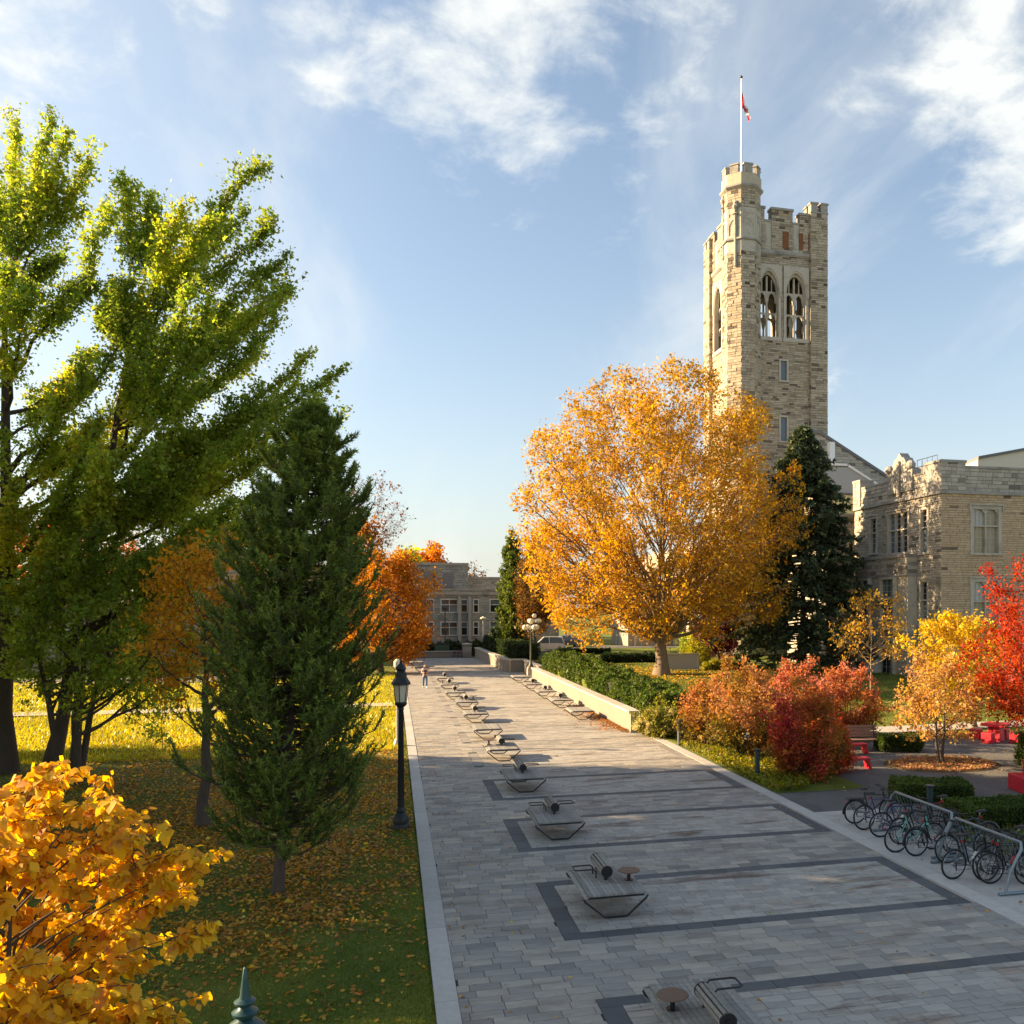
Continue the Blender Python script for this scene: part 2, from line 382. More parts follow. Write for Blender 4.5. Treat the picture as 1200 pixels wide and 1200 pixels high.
def palcol(pal,v,g,jit=.22):
    """v in 0..1 -> blend along a list of colours; every leaf a little different"""
    p=np.array(pal,float); x=np.clip(v,0,.9999)*(len(p)-1); i=x.astype(int); w=(x-i)[:,None]
    c=p[i]*(1-w)+p[i+1]*w; return np.clip(c*np.exp(g.normal(size=(len(v),1))*jit)*np.exp(g.normal(size=(len(v),3))*jit*.35),0,.85)
def tree(name,label,cat,base,env_c,env_r,seed,pal,wood,lm,trunk_r=.2,fork=2.,ttop=.7,n_limb=30,n_sub=9,n_twig=3,sub_len=1.6,twig_len=.7,n_leaf=20000,leaf=.16,spread=.22,curv=(.55,.25),slope=.9,
         zlo=-.75,fmin=.7,droop=0.,stems=1,lean=(0,0),bare=0.,group=None,colfn=None,tips=None,shoot=False,leaf_t=.15,leafjit=.3,wid=.62,lump=.14,up=.0,fan=False,sub_t=.28,clip=False,limb_r=(.62,.022),sdir=(.7,.75,.35),bend=.08):
    g=G(seed); base=np.array(base,float); root=thing(name,label,cat,tuple(base),group=group)
    c=np.array(env_c,float); r=np.array(env_r,float); Wd=Wood()
    zt=(c[2]+r[2])*ttop; S_=9; trunks=[]
    for k in range(stems):
        t=np.linspace(0,1,S_); a=2*PI*k/stems+g.uniform(0,1); d=.0 if stems==1 else 1.
        off=np.stack([t*(lean[0]+d*math.cos(a)*zt*.16)+d*math.cos(a)*.22, t*(lean[1]+d*math.sin(a)*zt*.16)+d*math.sin(a)*.22, t*zt-.08],1); off[1:-1,:2]+=g.normal(size=(S_-2,2))*min(trunk_r*.22,.04)
        rr=trunk_r*(1-.80*t); rr[0]*=1.45; 
        trunks.append(off); Wd.add(off[None],rr[None],9 if trunk_r>.1 else 6)
    # limbs
    if tips is not None: P1=np.array(tips,float)-base; n_limb=len(P1)
    else:
        z=np.clip(zlo+(1-zlo)*(np.arange(n_limb)+g.uniform(0,1,n_limb))/n_limb,-1,1); th=np.arange(n_limb)*2.39996+g.uniform(0,.9,n_limb); q=np.sqrt(1-np.clip(z,-1,1)**2)
        D=np.stack([q*np.cos(th),q*np.sin(th),z],1); ph=g.uniform(0,6,6)
        l=1+lump*(np.sin(3*th+ph[0]+2*z)+np.sin(5*th+ph[1])*.6+np.sin(6*z+ph[2]))/1.6
        P1=c+D*r*(g.uniform(fmin,1.,n_limb)*l)[:,None]
    tk=g.integers(0,stems,n_limb); TR=np.stack(trunks)
    ax=np.array([lean[0],lean[1]])*.5; rho=np.linalg.norm(P1[:,:2]-ax,axis=1)
    zs=np.clip(P1[:,2]-rho*(slope*g.uniform(.75,1.25,n_limb)),fork*g.uniform(.85,1.15,n_limb),zt*.98); tt=np.clip(zs/zt,0,1)
    P0,_=pick(TR,tk,tt); dv=P1-P0; L=np.linalg.norm(dv,axis=1)
    ct=P0+np.stack([dv[:,0]*curv[0],dv[:,1]*curv[0],dv[:,2]*curv[1]],1)
    S1=8; LB=wob(bez(P0,ct,P1,S1),g,(L*.012)[:,None,None]); r0=np.minimum(trunk_r*(1-.8*tt)*limb_r[0],L*limb_r[1]+.012)
    Wd.add(LB,r0[:,None]*np.linspace(1,.16,S1)[None],5)
    def env(q):
        if not clip: return q
        k=np.linalg.norm((q-c)/r,axis=1); lim=1.02+.025*np.sin(q[:,0]*1.3+q[:,2]*.9)+.015*np.sin(q[:,1]*2.1-q[:,2]*2.3); return np.where((k>lim)[:,None],c+(q-c)*(lim/np.maximum(k,1e-6))[:,None],q)
    # secondary branches
    n=n_limb*n_sub; idx=np.repeat(np.arange(n_limb),n_sub); t=g.uniform(sub_t,1,n)**.8; p,tg=pick(LB,idx,t)
    rd=unit(g.normal(size=(n,3))); outw=unit(p-c+1e-6)
    if shoot: d=unit(tg*1.1+rd*.75+outw*.15+np.array([0,0,up])); ln=sub_len*g.uniform(.35,1.,n)*(1.15-.75*t)
    else: d=unit(tg*sdir[0]+rd*sdir[1]+outw*sdir[2]+np.array([0,0,up])); ln=sub_len*g.uniform(.5,1,n)*(1.2-.5*t)
    q=p+d*ln[:,None]; q[:,2]=np.maximum(q[:,2],.12); q=env(q); mid=(p+q)/2+rd*ln[:,None]*bend; mid[:,2]-=droop*ln*.1; q[:,2]-=droop*ln*.35
    SB=bez(p,mid,q,4); r1=np.maximum(r0[idx]*(1-.8*t)*.5,.006); Wd.add(SB,r1[:,None]*np.linspace(1,.3,4)[None],3)
    # twigs
    m=n*n_twig; ix=np.repeat(np.arange(n),n_twig); t2=g.uniform(.25,1,m); p2,tg2=pick(SB,ix,t2); d2=unit(tg2*.8+g.normal(size=(m,3))*.6+np.array([0,0,up])); l2=twig_len*g.uniform(.4,1,m)
    q2=p2+d2*l2[:,None]; q2=env(q2); q2[:,2]-=droop*l2*.4; q2[:,2]=np.maximum(q2[:,2],.1); TB=np.stack([p2,q2],1)
    Wd.add(TB,np.repeat(np.array([[.006,.003]])*max(1,leaf/.12),m,0),3)
    Wd.build('trunk',wood,root)
    # leaves
    dens=np.clip(g.normal(1,.45,m),.05,2.2); 
    if bare>0: dens*= (g.uniform(size=m)>bare)
    lj=g.choice(m,n_leaf,p=dens/dens.sum()); P,_=pick(TB,lj,g.uniform(leaf_t,1.05,n_leaf)); P=P+g.normal(size=P.shape)*spread; P[:,2]=np.maximum(P[:,2],.05)
    vl=g.uniform(size=n_limb)[idx[ix[lj]]]; vs_=g.uniform(size=n)[ix[lj]]; v=np.clip(vl*.45+vs_*.35+g.uniform(size=n_leaf)*.35-.06,0,1)
    if colfn is not None: v=colfn(P,v,g)
    if shoot:                                  # leaves sit on spurs all along the long shoots
        nL=int(n_leaf*.42); a_=g.choice(n_limb,nL,p=L/L.sum()); ta=g.uniform(.33,1.0,nL); Pa,_=pick(LB,a_,ta); lw=ln*g.choice([.12,.6,1.,1.5],n); b_=g.choice(n,n_leaf-nL,p=lw/lw.sum()); tb=g.uniform(0,1.,n_leaf-nL); Pb,_=pick(SB,b_,tb)
        P=np.concatenate([Pa,Pb]); tp=np.concatenate([1.25-.9*ta,1.15-.8*tb]); P=P+g.normal(size=P.shape)*(spread*tp)[:,None]
        va=g.uniform(size=n_limb); v=np.clip(np.concatenate([va[a_],va[idx[b_]]*.6+g.uniform(size=n)[b_]*.4])*.75+g.uniform(size=n_leaf)*.3-.05,0,1)
        if colfn is not None: v=colfn(P,v,g)
    sz=leaf*np.exp(g.normal(size=n_leaf)*leafjit)
    if fan:                                    # fan-shaped leaves: one triangle each
        T=g.normal(size=(n_leaf,3)); T[:,2]-=.4; T=unit(T)*sz[:,None]; V,F=blades(P+T*.5,-T,g,sz*1.15)
    else: V,F=kites(P,sz,g,droop=.5+droop,wid=wid)
    mesh_np('crown',V,F,lm,root,col=palcol(pal,v,g))
    return root
def conifer(name,label,base,Ht,prof,seed,pal,wood,lm,n_br,trunk_r,shoots,per,nl,nw,lo=.07,lean=(0,0),sweep=.35,slen=.4,cards=False,rmin=.62,rmax=1.05):
    g=G(seed); base=np.array(base,float); root=thing(name,label,'tree',tuple(base)); Wd=Wood()
    t=np.linspace(0,1,10); tr=np.stack([t*lean[0],t*lean[1],t*Ht-.08],1); rr=trunk_r*(1-.93*t); rr[0]*=1.35; Wd.add(tr[None],rr[None],10)
    u=np.sort(g.uniform(0,1,n_br)**.85)*(1-lo)+lo; z=u*Ht; th=np.arange(n_br)*2.39996+g.normal(size=n_br)*.25
    R=np.array([prof(a) for a in u])*g.uniform(rmin,rmax,n_br)*(1+.12*np.sin(3*th+z*1.7)); P0=np.stack([u*lean[0],u*lean[1],z],1)
    o=np.stack([np.cos(th),np.sin(th),np.zeros(n_br)],1); P1=P0+o*R[:,None]; P1[:,2]+=sweep*R*g.uniform(.5,1.5,n_br); ct=P0+o*(R*.68)[:,None]; ct[:,2]-=R*.05
    BR=wob(bez(P0,ct,P1,7),g,(R*.015)[:,None,None]); Wd.add(BR,(np.minimum(.012+.013*R,.05))[:,None]*np.linspace(1,.25,7)[None],4)
    n=n_br*shoots; ix=np.repeat(np.arange(n_br),shoots); tt=1-(g.uniform(0,1,n)**1.25)*.8; tt[::shoots]=1.; p,tg=pick(BR,ix,tt)
    sd=unit(np.cross(tg,[0,0,1.]))*g.choice([-1,1],n)[:,None]; d=unit(tg*g.uniform(.5,1.2,n)[:,None]+sd*g.uniform(0,1.,n)[:,None]+np.array([0,0,1.])*g.uniform(.05,.9,n)[:,None]*(sweep>0)*1.6+np.array([0,0,-1.])*.18*(sweep<=0))
    ln=slen*g.uniform(.55,1.2,n)*np.clip(R[ix]/1.2,.35,1.15); q=p+d*ln[:,None]
    SB=np.stack([p,q],1); Wd.add(SB,np.repeat(np.array([[.009,.003]]),n,0),3); Wd.build('trunk',wood,root)
    m=n*per; jx=np.repeat(np.arange(n),per); s=g.uniform(.0,1.0,m); b,dd=pick(SB,jx,s)
    T=unit(dd*g.uniform(.35,1.1,m)[:,None]+unit(g.normal(size=(m,3)))*.8)*(nl*g.uniform(.7,1.15,m))[:,None]
    v=np.clip(.55*g.uniform(size=n)[jx]+.3*s+g.uniform(size=m)*.25-.05,0,1)
    if cards: V,F=kites(b+T*.4,nl*g.uniform(.7,1.3,m),g,wid=nw,up=unit(T)*1.6)
    else: V,F=blades(b,T,g,np.full(m,nw))
    mesh_np('crown',V,F,lm,root,col=palcol(pal,v,g,.16)); return root
def hedge(name,label,P0,P1,w,h,seed,pal,lm,n,leaf,stem,cat='hedge',group=None,lum=.07,round_=.12,z0=None):
    g=G(seed); P0,P1=Vector(P0),Vector(P1); d=P1-P0; L=d.length; root=thing(name,label,cat,tuple(P0),math.atan2(d.y,d.x),group)
    A=np.array([L*w,L*h,L*h,w*h,w*h]); k=g.choice(5,n,p=A/A.sum()); a,b=g.uniform(size=n),g.uniform(size=n)
    x=np.select([k<3,k==3,k==4],[a*L,0*a,0*a+L]); y=np.select([k==0,k==1,k==2,k>2],[(b-.5)*w,0*a-w/2,0*a+w/2,(a-.5)*w]); z=np.where(k==0,h,b*h)
    P=np.stack([x,y,z],1); lumps=lum*(np.sin(x*2.1+seed)+np.sin(y*5.3+z*3.1+x*.7)+np.sin(x*5.7+z*4.+1))
    ctr=np.stack([np.clip(x,w*.4,max(L-w*.4,w*.4)),0*x,np.full(n,h*.45)],1); dv=unit(P-ctr); P=P+dv*(lumps-np.abs(g.normal(size=n))*.5*leaf-round_*np.maximum(0,np.abs(dv[:,2])*np.abs(dv[:,1])*2))[:,None]+g.normal(size=(n,3))*leaf*.35
    P[:,2]=np.maximum(P[:,2],.03)+ (d.z/L)*P[:,0]
    v=np.clip(.5+.22*np.sin(x*1.3+seed)+g.normal(size=n)*.28,0,1); V,F=kites(P,leaf*np.exp(g.normal(size=n)*.25),g,up=dv*.5)
    mb=MB(); i=max(.16,leaf*1.5); mb.prism([(i,0),(L-i,0),(L-i,h-i),(i,h-i)],lambda p,q:Vector((p,-w/2+i,q+d.z/L*p)),lambda p,q:Vector((p,w/2-i,q+d.z/L*p))); mb.build('stems',stem,root)  # dark filler box added inside the hedge, no stems are modelled
    mesh_np('foliage',V,F,lm,root,col=palcol(pal,v,g)); return root
# ---------------------------------------------------------------- materials in use
plain('iron',(.018,.02,.022),.45,.3,.2,bump=.001); plain('skylit_iron',(.02,.065,.07),.4,.2,.25,bump=.001); plain('bark',(.075,.055,.04),.9,var=.5,scale=5,bump=.02,bscale=9,scl=(3,3,.6)); plain('bark_pale',(.20,.15,.10),.9,var=.4,scale=4,bump=.015,bscale=9,scl=(3,3,.6))
plain('bars',(.42,.40,.36),.6); plain('lead',(.05,.052,.055),.5)
plain('white_paint',(.74,.74,.72),.4,var=.05); plain('concrete',(.40,.385,.355),.9,var=.14,scale=1.5,bump=.003,bscale=60,dirt=(.28,.26,.24)); plain('hedge_core',(.02,.026,.010),.95)
plain('limestone',(.47,.43,.35),.85,var=.16,scale=2.2,bump=.004,bscale=14,dirt=(.26,.23,.19)); plain('limestone_grey',(.33,.31,.27),.9,var=.25,scale=1.6,bump=.006,bscale=10,dirt=(.13,.125,.11))
plain('glass_dark',(.018,.022,.026),.06,var=.3); plain('glass_sky',(.10,.14,.17),.08,var=.25,scale=1.5); plain('blind',(.33,.27,.15),.25,var=.12); plain('blind_pale',(.42,.42,.36),.25,var=.12); plain('glass_green',(.10,.15,.14),.1,var=.25)
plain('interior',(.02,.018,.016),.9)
plain('roof_grey',(.16,.16,.16),.8,var=.15)
WALL=[(0,(.085,.066,.046)),(.05,(.14,.11,.078)),(.09,(.24,.20,.145)),(.2,(.32,.27,.195)),(.45,(.375,.32,.235)),(.75,(.43,.37,.275)),(.92,(.48,.415,.315)),(1,(.38,.29,.18))]
blocks('stone_tower',WALL,stain=(.16,.12,.085),stain_rng=(.6,.8),stain_scale=.45,bump=.012,bscale=8); blocks('stone_tan',[(0,(.14,.10,.07)),(.02,(.22,.16,.11)),(.04,(.46,.335,.20)),(.5,(.50,.37,.23)),(.85,(.55,.42,.27)),(1,(.45,.32,.19))],grain=.2,bump=.010,bscale=8)
blocks('stone_grey',[(0,(.15,.135,.105)),(.06,(.20,.18,.15)),(.12,(.33,.30,.245)),(.6,(.40,.365,.30)),(1,(.46,.42,.345))],stain=(.12,.115,.10),stain_rng=(.55,.78),bump=.014,bscale=7)
blocks('stone_far',[(0,(.18,.185,.17)),(.2,(.25,.255,.23)),(1,(.32,.325,.295))],stain=(.16,.165,.155),bump=.01); blocks('stone_pale',[(0,(.22,.20,.165)),(.5,(.33,.30,.25)),(1,(.42,.385,.325))],stain=(.26,.22,.17),stain_rng=(.5,.8),grain=.15)
plain('mortar',(.24,.21,.17),.95,var=.2)
PV=[(0,(.185,.182,.17)),(.2,(.245,.238,.22)),(.6,(.295,.28,.25)),(.8,(.33,.308,.268)),(1,(.365,.335,.285))]
blocks('paver',PV,rough=.8,nscale=2.5,grain=.22,bump=.002,bscale=80,stain=(.13,.10,.08),stain_rng=(.50,.78),stain_scale=.6,stain_scl=(.7,2.,1))
blocks('paver_light',[(0,(.26,.255,.235)),(.4,(.315,.305,.275)),(.9,(.365,.35,.315)),(1,(.31,.26,.215))],rough=.8,nscale=2.5,grain=.2,bump=.002,bscale=80,stain=(.12,.085,.065),stain_rng=(.52,.66),stain_scale=.55,stain_scl=(.6,2.6,1))
blocks('paver_dark',[(0,(.06,.066,.074)),(1,(.088,.096,.104))],rough=.75,nscale=2.5,grain=.2,bump=.002,bscale=80)
blocks('paver_mid',[(0,(.20,.195,.185)),(1,(.25,.24,.225))],rough=.8,nscale=2.5,grain=.2,bump=.002,bscale=80)
blocks('kerbstone',[(0,(.36,.35,.33)),(1,(.44,.425,.40))],rough=.85,nscale=4,grain=.2,bump=.002,bscale=60)
plain('joint',(.055,.052,.048),.95)
LM=leafmat('leaf',.48); LMN=leafmat('needle',.22,.55,.3); LMG=leafmat('gloss_leaf',.35,.4,.4)
def ground_mat(name,stops,scale,scale2=40.,bump=.02):
    m,nt,b=_nt(name); geo=_n(nt,'ShaderNodeNewGeometry'); f=_noise(nt,scale,8,.62,vec=geo.outputs['Position'],dist=.5); h=_noise(nt,scale2,5,.75,vec=geo.outputs['Position'])
    c=_ramp(nt,f,stops); c=_mixc(nt,.7,c,_ramp(nt,h,[(.25,(.22,.22,.2)),(.75,(.85,.85,.8))]),'OVERLAY'); nt.links.new(c,b.inputs['Base Color']); b.inputs['Roughness'].default_value=.95; b.inputs['Specular IOR Level'].default_value=.15
    _bump(nt,b,h,bump,1.); MATS[name]=m; return m
ground_mat('lawn',[(.28,(.075,.105,.018)),(.45,(.11,.145,.025)),(.6,(.17,.18,.035)),(.78,(.26,.19,.05))],.55,55.,.04)
ground_mat('asphalt',[(.3,(.085,.085,.088)),(.7,(.14,.138,.135))],.7,120.,.006); ground_mat('earth',[(.3,(.05,.035,.022)),(.7,(.12,.085,.05))],1.5,60.,.03)
# ---------------------------------------------------------------- ground
XL,XR=.97,11.45                                   # the walkway between its kerbs
def sheet(name,mat,xs,ys,zf,label,cat='ground'):
    V=[(x,y,zf(x,y)) for y in ys for x in xs]; n=len(xs); F=[(j*n+i,j*n+i+1,(j+1)*n+i+1,(j+1)*n+i) for j in range(len(ys)-1) for i in range(n-1)]
    o=mesh_np(name,V,F,MATS[mat],smooth=True); return tag(o,label,cat,kind='structure')
sheet('ground',"lawn",[-1500,-200,-40,0,11.9,60,200,1500],[-60,0,20,40,120,300,2500],lambda x,y:-.10,'green ground running out beyond the campus to the horizon')
def lz(x,y): return .0+.06*math.sin(x*.31+1)*math.sin(y*.23)*(sst(0,3,.4-x))-.012
sheet('lawn',"lawn",[.62-.05-i*.0 if i==0 else .57-1.2*i**1.12 for i in range(40)][::-1],[2+1.6*i for i in range(75)],lz,'sunlit and shaded lawn strewn with leaves left of the walkway','lawn')
sheet('lawn',"lawn",[11.86,11.9,12.2]+[13+1.0*i for i in range(62)],[36.7+.9*i for i in range(110)],lambda x,y:gz(x,y)+.004 if x>11.88 else -.1,'raised sloping lawn in front of the stone halls','lawn')
sheet('lawn',"lawn",[11.9,13,14,15.2],[26.3,27,29,31,33,35,36.72],lambda x,y:.006,'small planted verge beneath the burning bushes','lawn')
sheet('lawn',"lawn",[10.2,12.1],[80.9,90,104.4],lambda x,y:1.0,'hedge bed behind the far weathered wall','lawn')
sheet('plaza',"asphalt",[11.88,60],[5,36.75],lambda x,y:-.004,'dark asphalt plaza behind the bicycle rack','plaza')
sheet('bike_pad',"concrete",[11.86,13.9],[6,23.6],lambda x,y:.004,'pale concrete strip where the bicycles stand','pavement')
def ribbon(name,mat,pts,w,zf,label,cat='path'):
    V=[];F=[]
    P=[Vector(p).to_3d() for p in pts]
    for i,p in enumerate(P):
        t=(P[min(i+1,len(P)-1)]-P[max(i-1,0)]); t.z=0; t.normalize(); n=Vector((-t.y,t.x,0))
        for s in(-1,1): q=p+n*w/2*s; V.append((q.x,q.y,zf(q.x,q.y)))
    F=[(2*i,2*i+1,2*i+3,2*i+2) for i in range(len(P)-1)]
    return tag(mesh_np(name,V,F,MATS[mat]),label,cat,kind='structure')
ribbon('path',"concrete",[(13.5+2*i,37.7+.12*i,0) for i in range(24)],2.0,lambda x,y:gz(x,y)+.05,'pale concrete path along the foot of the right lawn')
ribbon('path',"concrete",[(-60+4*i,56.5-.05*i+.8*math.sin(i*.4),0) for i in range(16)],1.9,lambda x,y:.045,'pale path crossing the far left lawn')
ribbon('road',"asphalt",[(11.6+3*i,99.5,0) for i in range(8)],7.,lambda x,y:gz(x,y)+.03,'service road where cars park beyond the hedge','road')
ribbon('road',"asphalt",[(-90+8*i,78+.0*i,0) for i in range(12)],6.,lambda x,y:.05,'road beyond the left lawn','road')
# ---------------------------------------------------------------- paving: every slab is a piece
wk=MB(); wk.bx(XL-.02,XR+.02,-4,106,-.3,-.016); walk=wk.build('walkway',MATS['joint']); tag(walk,'long paved walkway of grey slabs with dark banded panels','walkway',kind='structure')
rp=random.Random(4); PITCH=5.87; Y0=15.65; PH=3.52; XA,XB=3.0,11.38; BW=.31
slabs={'paver':[], 'paver_light':[], 'paver_dark':[], 'paver_mid':[]}
def row(kind,x0,x1,y,h,ln,off):
    x=x0-off
    while x<x1-.02:
        a,b=max(x,x0),min(x+ln,x1)
        if b-a>.04: slabs[kind].append((a,b,y,y+h))
        x+=ln
RH=PITCH/24; k0=-3
k=-1
for p in range(-1,16):
    yb=Y0+PITCH*(p-1)                              # start of panel p
    if yb>100: break
    for j in range(24):
        y=yb+j*RH; off=rp.choice([.0,.17,.33,.25,.42])+rp.uniform(0,.06)
        if y>105 : continue
        row('paver',XL,XA if (j<14 and p<12) else XR,y,RH,.5,off)
    if p<12:
        ye=yb+14*RH                                # panel occupies 14 rows and the last row's start
        x=XA
        for y in (yb,ye-BW):                       # cross bands
            x=XA
            bw=BW if yb<33 else .09
            while x<XB-.05: q=min(x+.72,XB); slabs['paver_dark'].append((x,q,y,y+bw)); x=q
            if bw<BW: row('paver_light',XA+.35,XB,y+bw,BW-bw,.42,.1)
        for xa,xb in ((XA,XA+.35),(XB-.35,XB)):
            n=4; 
            for i in range(n): a=yb+BW+(ye-yb-2*BW)*i/n; slabs['paver_dark' if yb<30 else 'paver_mid'].append((xa,xb,a,a+(ye-yb-2*BW)/n))  # side bars of the farther panels are paler than the near ones
        m=13; h=(ye-yb-2*BW)/m
        for j in range(m): row('paver_light',XA+.35,XB-.35,yb+BW+j*h,h,.42 if j%3 else .30,rp.uniform(0,.3))
        row('paver',XB,XR,yb,ye-yb,.2,0)
def vis(x,y):
    F=y*ca+x*sa
    if F<1: return None
    r=(x*ca-y*sa)/F; px=PX0+r*FP; py=PY0+H/F*FP
    return F if (0<px<1200 and py<1203) else None
TH={'paver':(.5,RH),'paver_light':(.42,None),'paver_dark':(.72,BW)}
cand=[]
for kd,L in slabs.items():
    for s in L:
        F=vis((s[0]+s[1])/2,(s[2]+s[3])/2)
        if F: cand.append((-(s[1]-s[0])*(s[3]-s[2])/F**3,kd,s))
cand.sort(key=lambda c:c[0]); near={(c[1],c[2]) for c in cand[:300]}
PM={}
def slab_mesh(kd,w,h):
    key=(kd,round(w,3),round(h,3))
    if key not in PM:
        m=MB(); g=.0045; e=.004; a,b=w/2-g,h/2-g
        V=[(-a,-b,-.05),(a,-b,-.05),(a,b,-.05),(-a,b,-.05),(-a,-b,-e),(a,-b,-e),(a,b,-e),(-a,b,-e),(-a+e,-b+e,0),(a-e,-b+e,0),(a-e,b-e,0),(-a+e,b-e,0)]
        m.add(V,[(8,9,10,11)]+[(i,(i+1)%4,(i+1)%4+4,i+4) for i in range(4)]+[(i+4,(i+1)%4+4,(i+1)%4+8,i+8) for i in range(4)]); PM[key]=m.mesh('paver',MATS[kd])
    return PM[key]
rest={k:MB() for k in slabs}
for kd,L in slabs.items():
    for s in L:
        if (kd,s) in near:
            o=inst('paver',slab_mesh(kd,s[1]-s[0],s[3]-s[2]),walk,((s[0]+s[1])/2,(s[2]+s[3])/2,rp.uniform(-.002,.002)))
        else:
            g=.0045 if s[2]<45 else .0; z=rp.uniform(-.002,.002)
            rest[kd].add([(s[0]+g,s[2]+g,z-.03),(s[1]-g,s[2]+g,z-.03),(s[1]-g,s[3]-g,z-.03),(s[0]+g,s[3]-g,z-.03),(s[0]+g,s[2]+g,z),(s[1]-g,s[2]+g,z),(s[1]-g,s[3]-g,z),(s[0]+g,s[3]-g,z)],[(4,5,6,7),(0,1,5,4),(1,2,6,5),(2,3,7,6),(3,0,4,7)])
for kd,m in rest.items(): m.build({'paver':'paving','paver_light':'pale_paving','paver_dark':'dark_paving','paver_mid':'mid_paving'}[kd],MATS[kd],walk,kind='stuff')
def kerb(xa,xb,z,y0,y1,ln,label):
    b=MB(); b.bx(xa+.02,xb-.02,y0,y1,-.3,z-.012); k=b.build('kerb',MATS['joint']); tag(k,label,'kerb',kind='structure'); rr=random.Random(int(xa*100))
    m=MB(); m.box((0,0,-.1),(xb-xa,ln-.008,.2)); me=m.mesh('kerb_stone',MATS['kerbstone']); y=y0
    while y<y1-ln*.5: inst('kerb_stone',me,k,((xa+xb)/2,y+ln/2,z+rr.uniform(-.002,.002))); y+=ln
kerb(.62,.968,.012,2.6,104,1.58,'flush concrete kerb between walkway and left lawn')
kerb(11.452,11.86,.012,4,40.5,1.5,'flush concrete kerb along the right edge of the walkway')
# ---------------------------------------------------------------- stone retaining walls
def low_wall(name,label,a,b,h,th,cap,rows,bl,near_parts,mat,seed):
    a,b=Vector(a),Vector(b); d=b-a; L=d.length; rz=math.atan2(d.y,d.x); root=thing(name,label,'wall',tuple(a),rz); rr=random.Random(seed)
    m=MB(); m.bx(0,L,-th+.02,-.02,-.1,h-.02); m.build('core',MATS['mortar'],root); MM={}; st=MB()
    for r in range(rows):
        x=0; z0=(h/rows)*r
        while x<L-.01:
            w=rr.choice(bl); w=L-x if L-x-w<bl[0]*.6 else w
            if near_parts:
                key=round(w,3)
                if key not in MM: q=MB(); q.box((0,0,0),(w-.012,.14,h/rows-.012)); MM[key]=q.mesh('stone_block',MATS[mat])
                inst('stone_block',MM[key],root,(x+w/2,-.05+rr.uniform(-.008,.008),z0+h/rows/2)); 
            else: st.box((x+w/2,-.05+rr.uniform(-.01,.01),z0+h/rows/2),(w-.012,.14,h/rows-.012))
            x+=w
    for e,x in ((0,-.002),(1,L+.002)):
        q=MB(); q.box((x,-th/2-.02,h/2),(.09,th-.04,h-.01)); q.build('end_stone',MATS[mat],root)
    if st.v: st.build('stonework',MATS[mat],root,kind='stuff')
    n=max(1,round(L/1.25)); q=MB(); q.box((0,0,0),(L/n-.008,th+.14,cap)); me=q.mesh('coping_stone',MATS['cap'])
    for i in range(n): inst('coping_stone',me,root,(L*(i+.5)/n,-th/2,h+cap/2+rr.uniform(-.003,.003)))
    return root
blocks('cap',[(0,(.36,.33,.28)),(1,(.46,.43,.37))],stain=(.25,.21,.17),stain_rng=(.55,.8),grain=.2)
low_wall('retaining_wall','low pale stone retaining wall with coping under the long hedge',(11.35,71.2,0),(11.35,40.6,0),.92,.42,.10,3,[.55,.7,.85],True,'stone_pale',5)
low_wall('retaining_wall','weathered far stone wall rising beside the dark hedge',(9.8,104.5,0),(10.35,80.8,0),1.05,.45,.12,4,[.4,.55,.7],False,'stone_grey',6)
low_wall('retaining_wall','short reddish stone wall return beneath the second globe lamp',(10.35,80.75,0),(11.9,80.75,0),1.05,.45,.12,4,[.4,.55],False,'stone_tan',7)
low_wall('retaining_wall','stone wall side closing the lawn between the two lamps',(11.9,80.6,0),(11.9,71.4,0),1.0,.35,.1,4,[.4,.55,.7],False,'stone_grey',9)
low_wall('forecourt_wall','low grey wall closing the far end of the walkway',(-6,106.2,0),(8.0,106.2,0),.62,.35,.08,2,[.6,.9],False,'stone_far',8)
def pillar(label,x,y,w,h,mat):
    r=thing('stone_pillar',label,'pillar',(x,y,0)); m=MB(); rr=random.Random(3)
    for i in range(5): m.box((0,0,h/5*(i+.5)),(w-rr.uniform(0,.015),w-rr.uniform(0,.015),h/5-.012))
    m.build('shaft',MATS[mat],r); m=MB(); m.box((0,0,h+.06),(w+.14,w+.14,.12)); m.add([(-w/2,-w/2,h+.12),(w/2,-w/2,h+.12),(w/2,w/2,h+.12),(-w/2,w/2,h+.12),(0,0,h+.22)],[(0,1,4),(1,2,4),(2,3,4),(3,0,4)]); m.build('cap',MATS['cap'],r); return r
pillar('pale stone gate pillar at the far end of the walkway',8.5,105.6,1.0,1.45,'stone_pale')
# ---------------------------------------------------------------- the bell tower
UX,UY,NX,NY=Vector((1,0,0)),Vector((0,1,0)),Vector((-1,0,0)),Vector((0,-1,0))
def hall(name,label,X0,X1,Y0,Y1,z0,z1): 
    r=thing(name,label,'building',(0,0,0)); return r
def solid(parent,name,x0,x1,y0,y1,z0,z1,mat):
    m=MB(); m.bx(x0,x1,y0,y1,z0,z1); return m.build(name,mat,parent)
rt=random.Random(11)
TW=thing('bell_tower','tall square stone bell tower with octagonal corner turret and twin belfry openings','tower',(0,0,0))
tx0,tx1,ty0,ty1=32.35,41.3,80.,88.6; GB=.9; zb0,zb1=31.9,39.2; zs=40.25
ST=MATS['stone_tower']; LS=MATS['limestone']
solid(TW,'wall',tx0+.4,tx1-.4,ty0+.4,ty1-.4,GB-.5,zb0-.3,MATS['mortar'])
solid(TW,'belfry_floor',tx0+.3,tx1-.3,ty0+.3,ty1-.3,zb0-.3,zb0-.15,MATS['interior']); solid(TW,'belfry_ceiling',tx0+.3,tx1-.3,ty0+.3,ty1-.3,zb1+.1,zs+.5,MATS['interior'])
def px_u(px): return onY(px,ty0).x-tx0
